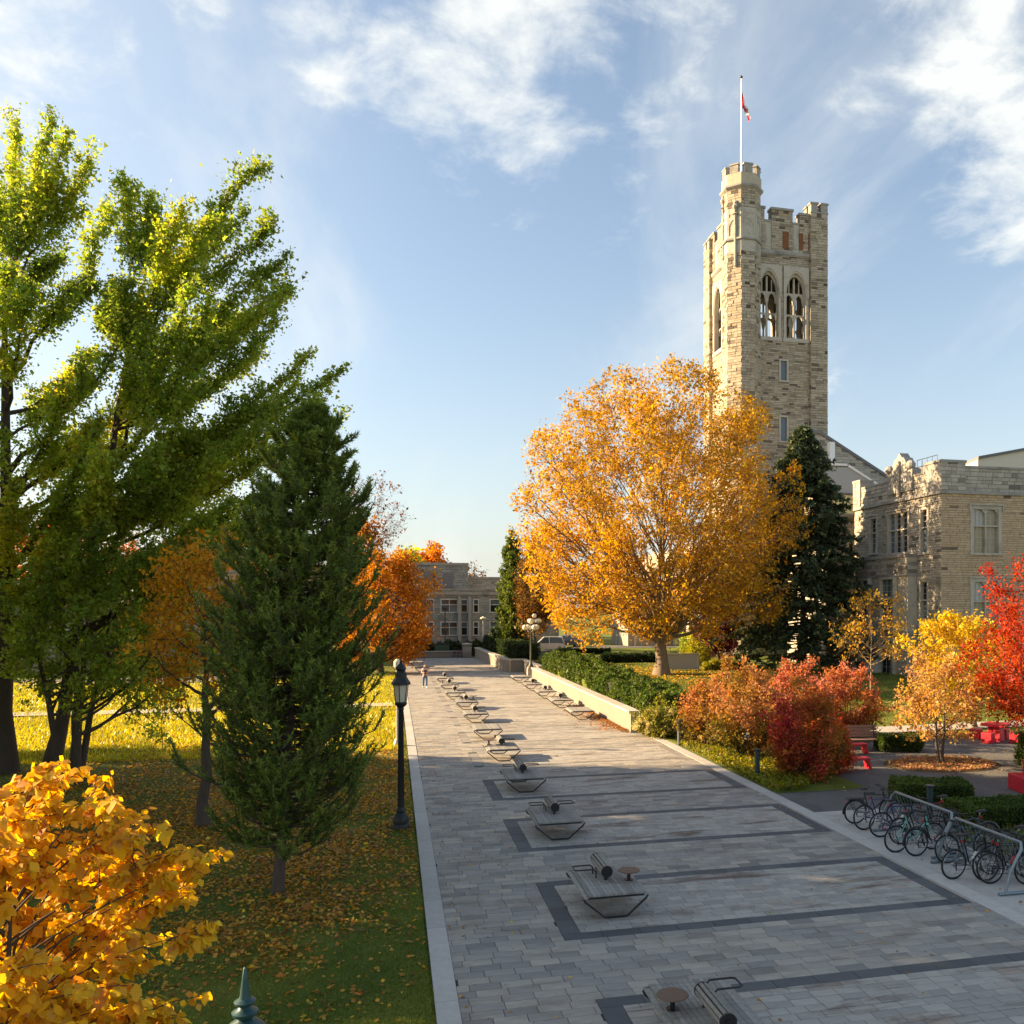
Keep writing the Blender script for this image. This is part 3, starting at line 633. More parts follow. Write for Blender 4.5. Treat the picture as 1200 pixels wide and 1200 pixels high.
zt=lambda py,px=918: onY(px,ty0,py).z
bw=[(px_u(886.5),px_u(915)),(px_u(918.5),px_u(947))]
ks=(bw[0][0]+bw[0][1])/2,(bw[1][0]+bw[1][1])/2; bwid=2.95
slits=[(px_u(914.5),px_u(922.5),zt(446),zt(423)),(px_u(914.5),px_u(922.5),zt(517),zt(489)),(px_u(914.5),px_u(922.5),zt(600),zt(572)),(px_u(914.5),px_u(922.5),10.,12.4)]
def tower_face(o,u,n,U,win,slit,stones=True,thick=True):
    bh=[(a,b,zb0+.25,zb1-.2) for a,b in win]; w=MB(); s=MB()
    backing(w,o,u,n,U,GB-.5,zs,bh+[(a-.02,b+.02,c,d) for a,b,c,d in slit],.75); 
    if stones: facing(s,o,u,n,U,GB-.3,zs,[(a-.06,b+.06,c,d) for a,b,c,d in bh]+[(a-.16,b+.16,c-.15,d+.15) for a,b,c,d in slit],rt,ch=(.13,.22),ln=(.35,.95),proud=(-.005,.03)); s.build('stone_facing',ST,TW,kind='stuff')
    w.build('wall',MATS['mortar'],TW)
    # inner skin, so that the belfry reads as a thick-walled room
    w2=MB(); oi=Vector(o)-Vector(n)*.75; 
    backing(w2,oi+Vector(u)*0,u,-Vector(n),U,zb0-.2,zb1+.3,bh,.02); w2.build('wall',MATS['mortar'],TW)
    for a,b in win:
        m=MB(); arch_plate(m,o,u,n,a-.02,b+.02,zb0+.25,36.4,38.55,zb1-.18,.28,-.22,.06)
        arch_plate(m,o,u,n,a+.2,b-.2,zb0+.3,36.25,38.3,zb1-.3,.12,-.42,-.225); fbox(m,o,u,n,a-.1,b+.1,zb0-.12,zb0+.25,-.5,.10)
        arch_plate(m,o,u,n,a-.05,b+.05,36.1,36.4,38.75,zb1-.05,.2,.062,.13)
        wo=m.build('belfry_window',LS,TW); t=MB(); c=(a+b)/2; h=(b-a)/2-.32
        fbox(t,o,u,n,c-.08,c+.08,zb0+.25,38.2,-.62,-.44)
        for xa,xb in((c-h,c-.08),(c+.08,c+h)):
            arch_plate(t,o,u,n,xa,xb,35.6,35.75,36.55,36.72,.07,-.60,-.46,8); arch_plate(t,o,u,n,xa,xb,33.9,33.95,34.5,34.62,.05,-.60,-.46,8)
            q=(xa+xb)/2; fbox(t,o,u,n,q-.05,q+.05,36.72,37.9,-.58,-.47)
        t.build('tracery',LS,wo)
    for a,b,c,d in slit: window(TW,o,u,n,a,b,c,d,1,None,False,LS,MATS['glass_sky'],None,.14,False,.08,.14)
fo=Vector((tx0,ty0,0)); tower_face(fo,UX,NY,tx1-tx0,bw,slits)
lo_=Vector((tx0,ty1,0)); DL=ty1-ty0
wl=[(DL-7.3,DL-4.6),(DL-3.9,DL-2.0)]; tower_face(lo_,-UY,NX,DL,[(1.7,4.3),(4.75,7.0)],[(4.2,4.75,27.6,29.9),(4.2,4.75,21.,23.3)])
tower_face(Vector((tx1,ty1,0)),-UX,UY,tx1-tx0,[(1.5,4.3),(4.7,7.5)],[],False); tower_face(Vector((tx1,ty0,0)),UY,UX,DL,[(1.3,4.0),(4.5,7.2)],[],False)
m=MB()
for o,u,n,U in((fo,UX,NY,tx1-tx0),(lo_,-UY,NX,DL),(Vector((tx1,ty1,0)),-UX,UY,tx1-tx0),(Vector((tx1,ty0,0)),UY,UX,DL)):
    fbox(m,o,u,n,.06,U-.06,zs-.02,zs+.28,-.3,.16); fbox(m,o,u,n,.06,U-.06,zs-.14,zs-.022,-.1,.10)
m.build('string_course',MATS['limestone_grey'],TW)
def merlon(o,u,n,a,b,z0,z1):
    s=MB(); facing(s,o,u,n,1e-6+b,z0,z1,[(0,a,z0-1,z1+1)] if a>0 else [],rt,ch=(.18,.3),proud=(0,.03)); q=MB(); fbox(q,o,u,n,a,b,z0,z1,-.75,-.015)
    mo=q.build('merlon',MATS['mortar'],TW); s.build('stone_facing',ST,mo,kind='stuff'); c=MB(); fbox(c,o,u,n,a-.08,b+.08,z1,z1+.22,-.85,.10); c.build('coping',MATS['limestone_grey'],mo)
def low_par(o,u,n,a,b,z0,z1):
    q=MB(); fbox(q,o,u,n,a,b,z0,z1,-.6,-.05); fbox(q,o,u,n,a+.12,b-.12,z0+.4,z1-.3,-.05,.0); po=q.build('crenel',LS,TW); c=MB(); fbox(c,o,u,n,a+.01,b-.01,z1,z1+.18,-.7,.02); c.build('coping',MATS['limestone_grey'],po)
zp=zs+.28
def wal(U,pts,o,u,n):
    for i,(a,b,hi) in enumerate(pts): (merlon if hi else low_par)(o,u,n,a,b,zp,(44.55 if hi==1 else 44.3) if hi else 43.35)
xs_=[px_u(v) for v in(880,896,904,929,937,951)]
wal(tx1-tx0,[(xs_[0],xs_[1],1),(xs_[1],xs_[2],0),(xs_[2],xs_[3],1),(xs_[3],xs_[4],0),(xs_[4],xs_[5]+.2,2)],fo,UX,NY)
wal(DL,[(.4,1.9,1),(1.9,2.9,0),(2.9,5.4,1),(5.4,6.4,0),(6.4,8.0,1)],lo_,-UY,NX)
wal(0,[(.4,2.2,1),(2.2,3.3,0),(3.3,5.7,1),(5.7,6.8,0),(6.8,8.6,1)],Vector((tx1,ty1,0)),-UX,UY); wal(0,[(.4,2.2,1),(2.2,3.2,0),(3.2,5.4,1),(5.4,6.4,0),(6.4,8.2,1)],Vector((tx1,ty0,0)),UY,UX)
# rust-brown slots in the parapet
for a,b,c,d in((917,924,303,277),(936.5,941,303,279),(947,951.5,303,281)):
    q=MB(); fbox(q,fo,UX,NY,px_u(a),px_u(b),zp+.35,zp+2.0,.005,.045); q.build('rusty_slot',plain('rust',(.20,.075,.03),.9,var=.5,scale=3,bump=.01),TW)
# corner buttresses
def buttress(x0,x1,y0,y1,ztop,faces):
    q=MB(); q.bx(x0+.05,x1-.05,y0+.05,y1-.05,GB-.5,ztop); b=q.build('buttress',MATS['mortar'],TW); s=MB()
    if 'f' in faces: facing(s,(x0,y0,0),UX,NY,x1-x0,GB,ztop,[],rt,ch=(.17,.3),ln=(.4,.9))
    if 'l' in faces: facing(s,(x0,y1,0),-UY,NX,y1-y0,GB,ztop,[],rt,ch=(.17,.3),ln=(.4,.9))
    if 'r' in faces: facing(s,(x1,y0,0),UY,UX,y1-y0,GB,ztop,[],rt,ch=(.17,.3),ln=(.4,.9))
    s.build('stone_facing',ST,b,kind='stuff'); c=MB(); 
    for i,j in((0,0),(1,0),(0,1),(1,1)):
        w=(x1-x0)*.40; e=(y1-y0)*.40; cx=x0+w/2 if i==0 else x1-w/2; cy=y0+e/2 if j==0 else y1-e/2; c.box((cx,cy,ztop+.45),(w,e,.9)); c.box((cx,cy,ztop+.98),(w+.16,e+.16,.16))
    c.box(((x0+x1)/2,(y0+y1)/2,ztop+.06),(x1-x0+.1,y1-y0+.1,.12)); c.build('coping',MATS['limestone_grey'],b)
bx0=onY(950.5,ty0-.35).x; buttress(bx0,tx1+.25,ty0-.35,ty0+1.25,zt(250,960)-.2,'flr'); buttress(tx0-.35,tx0+1.1,ty1-1.3,ty1+.3,43.2,'fl')
# octagonal stair turret
TC=Vector((32.75,80.35,0)); rad=1.83; oc=[TC+Vector((rad*math.cos(PI/8+k*PI/4),rad*math.sin(PI/8+k*PI/4),0)) for k in range(8)]
tq=MB(); tq.lathe([(rad-.05,GB-.5),(rad-.05,45.9)],TC,8,PI/8); tur=tq.build('stair_turret',MATS['mortar'],TW); s=MB(); pl=MB()
for k in range(8):
    a,b=oc[(k+1)%8],oc[k]; u=(b-a); U=u.length; u=u.normalized(); n=((a+b)/2-TC).normalized()
    facing(s,a,u,n,U,GB,39.7,[],rt,ch=(.2,.34),ln=(.3,.75),proud=(-.02,.05)); facing(s,a,u,n,U,43.9,45.7,[],rt,ch=(.2,.32),ln=(.3,.7))
    fbox(pl,a,u,n,0.0,U,39.7,40.75,-.1,.02); fbox(pl,a,u,n,.0,.16,41.0,43.85,-.1,.06); fbox(pl,a,u,n,U-.16,U,41.0,43.85,-.1,.06); fbox(pl,a,u,n,.16,U-.16,43.3,43.85,-.1,.04); fbox(pl,a,u,n,.16,U-.16,41.,43.3,-.1,.0)
    arch_plate(pl,a,u,n,.18,U-.18,42.2,42.25,42.75,43.0,.04,.002,.05,6); fbox(pl,a,u,n,U/2-.04,U/2+.04,43.0,43.3,.002,.05); fbox(pl,a,u,n,.16,U-.16,41.,41.25,.002,.05)
s.build('stone_facing',ST,tur,kind='stuff'); pl.build('blind_arcade',LS,tur)
q=MB(); q.lathe([(rad+.02,40.74),(rad+.20,40.80),(rad+.20,40.95),(rad+.02,41.05)],TC,8,PI/8); q.build('string_course',MATS['limestone_grey'],tur); q=MB(); q.lathe([(rad+.02,45.6),(rad+.28,45.85),(rad+.28,46.02),(rad+.1,46.1)],TC,8,PI/8); q.build('string_course',MATS['limestone_grey'],tur)
q=MB(); rr_=rad+.12; q.lathe([(rr_-.04,46.06),(rr_-.04,47.15),(rr_-.45,47.16),(rr_-.45,46.6)],TC,8,PI/8); q.build('parapet',ST,tur)
for k in range(8):
    a=TC+Vector((rr_*math.cos(PI/8+(k+1)*PI/4),rr_*math.sin(PI/8+(k+1)*PI/4),0)); b=TC+Vector((rr_*math.cos(PI/8+k*PI/4),rr_*math.sin(PI/8+k*PI/4),0)); u=(b-a).normalized(); n=((a+b)/2-TC).normalized(); U=(b-a).length
    q=MB(); fbox(q,a,u,n,U*.22,U*.78,47.17,47.9,-.42,-.03); fbox(q,a,u,n,U*.18,U*.82,47.9,48.05,-.46,.03); q.build('merlon',MATS['limestone_grey'],tur)
for x,y,z in((31.05,80.7,44.6),(31.6,79.0,43.4)):                      # carved finials on the turret flank
    q=MB(); q.lathe([(.17,0),(.17,.9),(.32,1.0),(.16,1.15),(.2,1.4),(.34,1.6),(.34,1.75),(.18,1.95),(.22,2.1),(.05,2.35)],(x,y,z-1.2),8); q.lathe([(.03,-4.),(.16,-3.9),(.16,0)],(x,y,z-1.2),6); q.build('finial',MATS['limestone_grey'],tur,smooth=False)
fp=thing('flagpole','thin white flagpole standing on the turret of the bell tower','flagpole',(TC.x,TC.y,47.2)); fz=onY(869.5,80.4,92).z
q=MB(); q.tube([(0,0,-.6),(0,0,3.2)],.085,8); q.tube([(0,0,3.2),(0,0,fz-47.2)],[.06,.03],8); q.build('pole',plain('pole_grey',(.55,.54,.52),.4,.2,.05),fp,True); q=MB(); q.ball((0,0,fz-47.1),.14); q.build('finial',plain('bronze',(.06,.045,.03),.4,.6),fp,True)
# the flag hangs limp: red, white with a maple leaf, red
fl=thing('flag','red and white maple leaf flag hanging limp from the tower flagpole','flag',(TC.x+.08,TC.y,0)); z1=onY(872,80.4,106).z; z0=onY(872,80.4,149).z
NU,NV=24,26; V=[];cols=[]
def fpos(a,b):                               # a along the fly 0..1, b down the hoist 0..1, folded and sagging
    x=.22*a+.75*a*(.35+.65*b)+.16*math.sin(a*9+b*2)*a*(.4+b); y=.22*math.sin(a*13+b*3.)*(.3+.7*a); z=z1-b*1.75-a*2.1*(.6+.4*(1-b)); return (x,y,z)
V=[fpos(i/NU,j/NV) for j in range(NV+1) for i in range(NU+1)]; RED=[];WH=[]
def leafin(a,b):
    x,y=(a-.5)*2.2,(b-.5)*1.15*1.0
    x/=.5; y/=.5; r=math.hypot(x,y); t=math.atan2(-y,x)
    return r<.42+.28*abs(math.cos(2.5*(t-PI/2)))*(1 if y<.6 else .5) and r<.8 or (abs(x)<.05 and 0<y<.85)
for j in range(NV):
    for i in range(NU):
        a,b=(i+.5)/NU,(j+.5)/NV; f=(j*(NU+1)+i,j*(NU+1)+i+1,(j+1)*(NU+1)+i+1,(j+1)*(NU+1)+i); (RED if a<.25 or a>.75 or leafin(a,b) else WH).append(f)
for nm,Fs,c in(('red_bars',RED,(.55,.02,.03)),('white_field',WH,(.8,.8,.78))):
    o=mesh_np(nm,V,Fs,plain('flag_'+nm,c,.8,var=.04),fl,smooth=True)
# ---------------------------------------------------------------- hall at the right: the corner building
BX,BY=34.8,51.1; zbase=.2; UL=11.2; UR=16.
BD=thing('stone_hall','two storey collegiate stone hall with crenellated parapet and bay window','building',(0,0,0)); SG=MATS['stone_grey']; SN=MATS['stone_tan']; LG=MATS['limestone_grey']
rb=random.Random(21); Lo=Vector((BX,BY+UL,0)); Ro=Vector((BX,BY,0)); zS=onX(1104,BX,577).z
def fL(px,py): p=onX(px,BX,py); return BY+UL-p.y,p.z
def fR(px,py): p=onY(px,BY,py); return p.x-BX,p.z
def rectL(a,b,c,d,pc=None): 
    u0=fL(a,700)[0]; u1=fL(b,700)[0]; m=(a+b)/2; return (u0,u1,fL(m,d)[1],fL(m,c)[1])
def rectR(a,b,c,d): u0=fR(a,700)[0]; u1=fR(b,700)[0]; m=(a+b)/2; return (u0,u1,fR(m,d)[1],fR(m,c)[1])
wL=[rectL(1020,1027.5,608,648)+(1,),rectL(1041.5,1064.5,601.5,647.5)+(3,),rectL(1079,1087.5,597,647.5)+(1,)]
wLl=rectL(1079,1087.5,682,733)+(1,); wLb=rectL(1081,1090,766,786)+(1,)
wR=[rectR(1140,1170.5,597,648)+(2,),rectR(1140,1170.5,682,742)+(2,)]
wR+= [(a+5.6,b+5.6,c,d,n) for a,b,c,d,n in wR]
hL=[w[:4] for w in wL]+[wLl[:4],wLb[:4]]; hR=[w[:4] for w in wR]
solid(BD,'wall',BX+.36,BX+UR,BY+.36,BY+UL-.1,zbase-.5,zS+1.2,MATS['mortar'])
for o,u,n,U,h,mt in((Lo,-UY,NX,UL,hL,SG),(Ro,UX,NY,UR,hR,SN)):
    w=MB(); backing(w,o,u,n,U,zbase-.5,zS,h,.3); w.build('wall',MATS['mortar'],BD); s=MB(); facing(s,o,u,n,U,zbase-.2,zS,[(a-.14,b+.14,c-.14,d+.16) for a,b,c,d in h],rb,ch=(.11,.19),ln=(.3,.9),proud=(0,.05) if mt is SG else (0,.02)); s.build('stone_facing',mt,BD,kind='stuff')
for a,b,c,d,n in wL+[wLl,wLb]: window(BD,Lo,-UY,NX,a,b,c,d,n,.58,True,LS,[MATS['glass_sky'],MATS['glass_dark'],MATS['glass_dark']],(2,8),.14)
for a,b,c,d,n in wR: window(BD,Ro,UX,NY,a,b,c,d,n,.62,True,LS,[MATS['blind'],MATS['blind'],MATS['blind_pale'],MATS['blind']],(3,8),.20)
for o,u,n,U in((Lo,-UY,NX,UL),(Ro,UX,NY,UR)): q=MB(); fbox(q,o,u,n,.0 if n is NX else .0,U+(.14 if n is NX else 0),zS-.05,zS+.16,-.3,.15 if n is NX else .147); q.build('string_course',LG,BD)
zP=fL(1094,553)[1]
w=MB(); s=MB(); facing(s,Lo,-UY,NX,UL,zS+.16,zP,[],rb,ch=(.2,.3),proud=(0,.06)); fbox(w,Lo,-UY,NX,0,UL,zS+.16,zP,-.5,-.02); zPR=fR(1150,549)[1]
facing(s,Ro,UX,NY,UR,zS+.16,zPR,[],rb,ch=(.2,.32),proud=(0,.03)); fbox(w,Ro,UX,NY,0,UR,zS+.16,zPR,-.5,-.02); pa=w.build('parapet',MATS['mortar'],BD); s.build('stone_facing',SG,pa,kind='stuff')
q=MB(); fbox(q,Lo,-UY,NX,1.1,UL-1.8,zP,zP+.15,-.6,.07); fbox(q,Ro,UX,NY,1.8,UR,zPR,zPR+.15,-.6,.06); q.build('coping',LG,pa)
def cblock(o,u,n,a,b,z0,z1,d):
    q=MB(); fbox(q,o,u,n,a,b,z0,z1,-d,.09); fbox(q,o,u,n,a-.06,b+.06,z1,z1+.16,-d-.06,.15); cbk=q.build('corner_block',MATS['limestone_grey'],pa); s_=MB(); facing(s_,Vector(o)+Vector(n)*.11+Vector(u)*a,u,n,b-a,z0,z1,[],rb,(.2,.3),(.35,.8)); s_.build('stone_facing',SG,cbk,kind='stuff')
zc=fL(1104,541)[1]; cblock(Ro,UX,NY,-.09,1.75,zS+.17,zc,1.7); cblock(Lo,-UY,NX,-.06,1.0,zS+.16,fL(1012,564)[1],1.0)
# carved gable ornament
g0,g1=fL(1044,560)[0],fL(1074,560)[0]; gc=fL(1056,560)[0]; ga=fL(1056,531)[1]; q=MB(); W2=(g1-g0)/2
pr=[(-W2,zP-.9),(W2,zP-.9),(W2,zP+.55),(W2*.72,zP+.75),(W2*.62,zP+.5),(W2*.5,zP+1.15),(W2*.34,zP+1.5),(W2*.2,ga-.35),(0,ga),(-W2*.2,ga-.35),(-W2*.34,zP+1.5),(-W2*.5,zP+1.15),(-W2*.62,zP+.5),(-W2*.72,zP+.75),(-W2,zP+.55)]
q.prism(pr,lambda a,b:Lo-UY*(gc+a)+NX*.16+Vector((0,0,b)),lambda a,b:Lo-UY*(gc+a)-NX*.55+Vector((0,0,b)))
fbox(q,Lo,-UY,NX,gc-.16,gc+.16,zP-1.2,ga-.6,.16,.3)
for e in(-1,1): q.ball(Lo-UY*(gc+e*W2*.85)+NX*.1+Vector((0,0,zP+.85)),.33,10,7)
q.build('carved_gable',LG,pa)
rl=MB(); ra=onX(1066,BX+.8,0); rbp=onX(1085,BX+.8,0)
for hh in (.5,1.0): rl.tube([(BX+1.2,BY+2.2,zP+.4+hh),(BX+1.2,BY+4.6,zP+.4+hh)],.025,5)
for i in range(5): rl.tube([(BX+1.2,BY+2.2+.6*i,zP-.2),(BX+1.2,BY+2.2+.6*i,zP+1.4)],.02,5)
rl.build('roof_railing',MATS['iron'],BD)
# the bay below
b0,b1=fL(1012.5,690)[0],fL(1075,690)[0]; zt1=fL(1045,652)[1]; zt2=fL(1045,674)[1]; zt3=fL(1045,738)[1]; dep=.75
bay=MB(); fbox(bay,Lo,-UY,NX,b0,b1,zbase-.3,zt1-.2,-.3,dep-.02); bo=bay.build('bay',LS,BD)
s=MB(); oB=Lo+NX*dep; facing(s,oB,-UY,NX,b1,zt2,zt1-.2,[(0,b0,-1,99)],rb,ch=(.2,.3)); facing(s,oB,-UY,NX,b1,zbase-.2,zt3-.25,[(0,b0,-1,99)],rb,ch=(.2,.32)); facing(s,Vector((BX-dep,BY+UL-b1,0)),UX,NY,dep,zbase-.2,zt3-.25,[],rb); facing(s,Vector((BX-dep,BY+UL-b1,0)),UX,NY,dep,zt2,zt1-.2,[],rb); s.build('stone_facing',SG,bo,kind='stuff')
q=MB(); fbox(q,Lo,-UY,NX,b0-.06,b1+.1,zt1-.2,zt1,-.1,dep+.1); fbox(q,Lo,-UY,NX,b0-.05,b1+.07,zt2-.16,zt2,-.1,dep+.09); fbox(q,Lo,-UY,NX,b0-.05,b1+.07,zt3-.25,zt3,-.1,dep+.08); q.build('string_course',LG,bo)
for a,b,n,gm in((1016.5,1031.5,2,[MATS['glass_sky'],MATS['glass_dark']]),(1046.5,1062,1,[MATS['glass_dark'],MATS['glass_green']])):
    u0=fL(a,700)[0]; u1=fL(b,700)[0]; mpx=(a+b)/2; window(bo,oB+NX*.26,-UY,NX,u0,u1,zt3+.15,zt2-.35,n,.62,False,LS,gm,(3,7),.12,False)
u0,u1=fL(1046,700)[0],fL(1061,700)[0]; window(bo,oB+NX*.26,-UY,NX,u0,u1,zbase+.75,zt3-.75,1,.6,False,LS,[MATS['glass_dark']],(3,4),.14,False)
solid(BD,'roof',BX+.5,BX+UR,BY+.5,BY+UL-.2,zS+.3,zS+.5,MATS['roof_grey'])
# steps with white cheeks at the foot of the bay
sp=thing('entrance_steps','short pale stone steps at the foot of the bay window','steps',(BX-2.2,BY+6.6,gz(BX-2.2,BY+6.6)))
for i in range(4): q=MB(); q.box((.3*i,0,.09+.18*i-.1),(.32,1.8,.18)); q.build('step',LS,sp)
q=MB(); 
for e in(-1,1): q.prism([(-.3,-.2),(1.1,-.2),(1.1,1.0),(.9,1.0),(-.3,.3)],lambda a,b:Vector((a,e*1.0-.1,b)),lambda a,b:Vector((a,e*1.0+.1,b)))
q.build('cheek_wall',MATS['limestone'],sp)
# ---------------------------------------------------------------- lower wing, clad annex, gabled roof behind
def slab_hall(name,label,x0,x1,y0,y1,z0,z1,mat,holes,left=True,cap=True,lights=2,gl=None,ch=(.2,.32),tr=.6,grid=None,seed=1,frame=None,ln=(.4,1.1)):
    r=thing(name,label,'building',(0,0,0)); rr=random.Random(seed); solid(r,'wall',x0+.34,x1,y0+.34,y1,z0-.5,z1-.1,MATS['mortar'])
    w=MB(); o=Vector((x0,y0,0)); backing(w,o,UX,NY,x1-x0,z0-.4,z1,holes.get('f',[]),.3); s=MB(); facing(s,o,UX,NY,x1-x0,z0-.2,z1,[(a-.1,b+.1,c-.1,d+.1) for a,b,c,d in holes.get('f',[])],rr,ch,ln)
    o2=Vector((x0,y1,0)); backing(w,o2,-UY,NX,y1-y0,z0-.4,z1,holes.get('l',[]),.3)
    if left: facing(s,o2,-UY,NX,y1-y0,z0-.2,z1,[(a-.1,b+.1,c-.1,d+.1) for a,b,c,d in holes.get('l',[])],rr,ch,ln)
    w.build('wall',MATS['mortar'],r); s.build('stone_facing',MATS[mat],r,kind='stuff')
    for a,b,c,d in holes.get('f',[]): window(r,o,UX,NY,a,b,c,d,max(1,round((b-a)/.95)) if lights==0 else lights,tr,False,frame or LS,gl or [MATS['glass_dark'],MATS['glass_sky']],grid,.1,False)
    for a,b,c,d in holes.get('l',[]): window(r,o2,-UY,NX,a,b,c,d,lights or 2,tr,True,frame or LS,gl or [MATS['glass_dark'],MATS['glass_sky']],grid,.15,True)
    if cap: q=MB(); q.bx(x0-.12,x1,y0-.12,y1,z1,z1+.25); q.build('coping',LG,r)
    return r
wy=64.; w0=onY(968,wy).x; xa=onY(994,wy).x-w0; xb=onY(1006.5,wy).x-w0; zA=onY(1000,wy,674).z; zB=onY(1000,wy,637).z
slab_hall('stone_wing','low stone wing with tall mullioned window beside the spruce',w0,BX+6,wy,wy+7,.9,onY(1000,wy,606).z,'stone_grey',{'f':[(xa,xb,zA,zB),(xa,xb,zA-5.2,zB-5.0)]},lights=2,seed=31)
an=thing('clad_annex','grey clapboard clad annex with a yellow lit window behind the wing','building',(0,0,0)); ay=72.; a0=onY(955,ay).x; a1=onY(1050,ay).x; zl=onY(985,ay,612).z; zh=onY(985,ay,546).z
q=MB(); xk=onY(992,ay).x; q.prism([(a0,zl-8),(a1,zl-8),(a1,onY(1040,ay,583).z),(xk,zh),(a0,zh)],lambda a,b:Vector((a,ay+.06,b)),lambda a,b:Vector((a,ay+6,b))); q.build('wall',MATS['mortar'],an)
sd=MB(); sd.box((0,0,0),(1,.05,.33)); sme=sd.mesh('siding_board',plain('siding',(.36,.36,.35),.6,var=.07)); z=zl-3
while z<zh-.3:
    x1_=a1 if z<onY(1040,ay,583).z else xk+(a1-xk)*max(.06,(zh-z)/(zh-onY(1040,ay,583).z)); x0w,x1w=onY(973,ay).x,onY(1001,ay).x; zw0,zw1=onY(985,ay,606).z,onY(985,ay,580).z
    for p0,p1 in (rect_cut([(a0,x1_)],x0w-.12,x1w+.12) if zw0-.3<z<zw1+.1 else [(a0,x1_)]): 
        o=inst('siding_board',sme,an,((p0+p1)/2,ay+.0,z+.165),scale=(p1-p0,1,1)); o.rotation_euler=(R_(6),0,0)
    z+=.33
window(an,Vector((0,ay-.12,0)),UX,NY,x0w,x1w,zw0,zw1,2,None,False,plain('dark_frame',(.10,.09,.08),.5),[plain('lit_blind',(.62,.50,.20),.4,var=.1)],None,.08,False,.05,.06)
q=MB(); q.prism([(a0,zh),(xk+.1,zh),(xk+.15,zh+.2),(a0,zh+.2)],lambda a,b:Vector((a,ay-.15,b)),lambda a,b:Vector((a,ay+6,b))); q.prism([(xk,zh),(a1,onY(1040,ay,583).z),(a1,onY(1040,ay,583).z+.2),(xk+.05,zh+.2)],lambda a,b:Vector((a,ay-.15,b)),lambda a,b:Vector((a,ay+6,b))); q.build('roof_trim',MATS['white_paint'],an)
ge=thing('gabled_hall','stone gable end with sloping coping behind the clad annex','building',(0,0,0)); gy=78.; p=[onY(960,gy,508),onY(1062,gy,572)]; q=MB(); prf=[(p[0].x-1,0),(p[1].x+3,0),(p[1].x+3,p[1].z-1.9),(p[1].x,p[1].z),(p[0].x,p[0].z),(p[0].x-1,p[0].z)]
q.prism(prf,lambda a,b:Vector((a,gy+.02,b)),lambda a,b:Vector((a,gy+14,b))); q.build('wall',MATS['mortar'],ge); s=MB(); facing(s,(p[0].x-1,gy,0),UX,NY,p[1].x-p[0].x+1,10.,p[0].z-.2,[],random.Random(5),(.2,.32),(.4,1.))
# trim the courses to the slope
def under(x): return p[0].z+(p[1].z-p[0].z)*(x-p[0].x)/(p[1].x-p[0].x)
sv=MB(); nst=len(s.v)//8
for i in range(nst):
    b=s.v[i*8:i*8+8]
    if max(v[2] for v in b)<under(max(v[0] for v in b))+.15: sv.add(b,[(4,5,6,7),(0,1,5,4),(1,2,6,5),(2,3,7,6),(3,0,4,7)])
sv.build('stone_facing',MATS['stone_grey'],ge,kind='stuff'); q=MB(); dv=(p[1]-p[0]); q.prism([(p[0].x-1,p[0].z),(p[0].x,p[0].z),(p[1].x+3,p[1].z-1.9),(p[1].x+3,p[1].z-1.6),(p[0].x,p[0].z+.3),(p[0].x-1,p[0].z+.3)],lambda a,b:Vector((a,gy-.15,b)),lambda a,b:Vector((a,gy+14.2,b))); q.build('roof',MATS['roof_grey'],ge)
q=MB(); q.bx(onY(969,gy).x,onY(975,gy).x,gy-.6,gy,onY(970,gy,548).z,onY(970,gy,519).z); q.build('white_duct',MATS['white_paint'],ge)
cb=thing('cream_building','plain cream rendered upper storey rising behind the stone hall','building',(0,0,0)); cy=90.; c0=onY(1146,cy).x; c1=onY(1300,cy).x; zc0=onY(1146,cy,538).z; zc1=onY(1200,cy,526).z
q=MB(); q.prism([(c0,0),(c1,0),(c1,zc1+2.2),(c0,zc0)],lambda a,b:Vector((a,cy,b)),lambda a,b:Vector((a+6,cy+20,b))); q.build('wall',plain('cream',(.68,.60,.48),.8,var=.06),cb); q=MB(); q.prism([(c0-.1,zc0),(c1,zc1+2.2),(c1,zc1+2.5),(c0-.1,zc0+.3)],lambda a,b:Vector((a,cy-.25,b)),lambda a,b:Vector((a+6,cy+20.2,b))); q.bx(c0-5.2,c0-.1,cy+2,cy+6,zc0-4,zc0-.5); q.build('roof',MATS['roof_grey'],cb)
# ---------------------------------------------------------------- the sunlit range left of the tower, seen through the golden tree
hx=33.4; hl=[]
for i in range(6):
    y=91.5+5.6*i; hl.append((128-y-2.6,128-y,4.0,9.6))
rg=slab_hall('stone_range','long sunlit stone range with tall traceried windows left of the tower',hx,hx+14,88.9,128,.6,12.6,'stone_tower',{'l':hl},lights=2,seed=41,grid=(3,6))
for i in range(7):
    y=89.9+5.6*i; q=MB(); q.bx(hx-1.0,hx+.1,y-.4,y+.4,.2,7.5); q.bx(hx-.6,hx+.1,y-.38,y+.38,7.5,11.); q.prism([(hx-1.05,7.5),(hx-.1,7.5),(hx-.6,8.3)],lambda a,b:Vector((a,y-.42,b)),lambda a,b:Vector((a,y+.42,b))); q.build('buttress',LS,rg)
pc=thing('stone_porch','small pale stone porch with dark door behind the elm trunk','porch',(0,0,0)); pxx=onX(752,26.5).y; 
solid(pc,'wall',26.9,33.2,101,109,.4,6.0,MATS['stone_pale']); q=MB(); q.bx(26.6,33.2,100.7,109.3,6.0,6.4); q.build('coping',LG,pc); window(pc,Vector((26.85,109,0)),-UY,NX,3.,4.6,1.,3.9,2,None,True,LS,[MATS['glass_dark']],None,.2,True); window(pc,Vector((26.9,100.95,0)),UX,NY,.9,2.3,1.,4.2,2,None,False,LS,[plain('oak_door',(.09,.05,.025),.6)],None,.2,True)
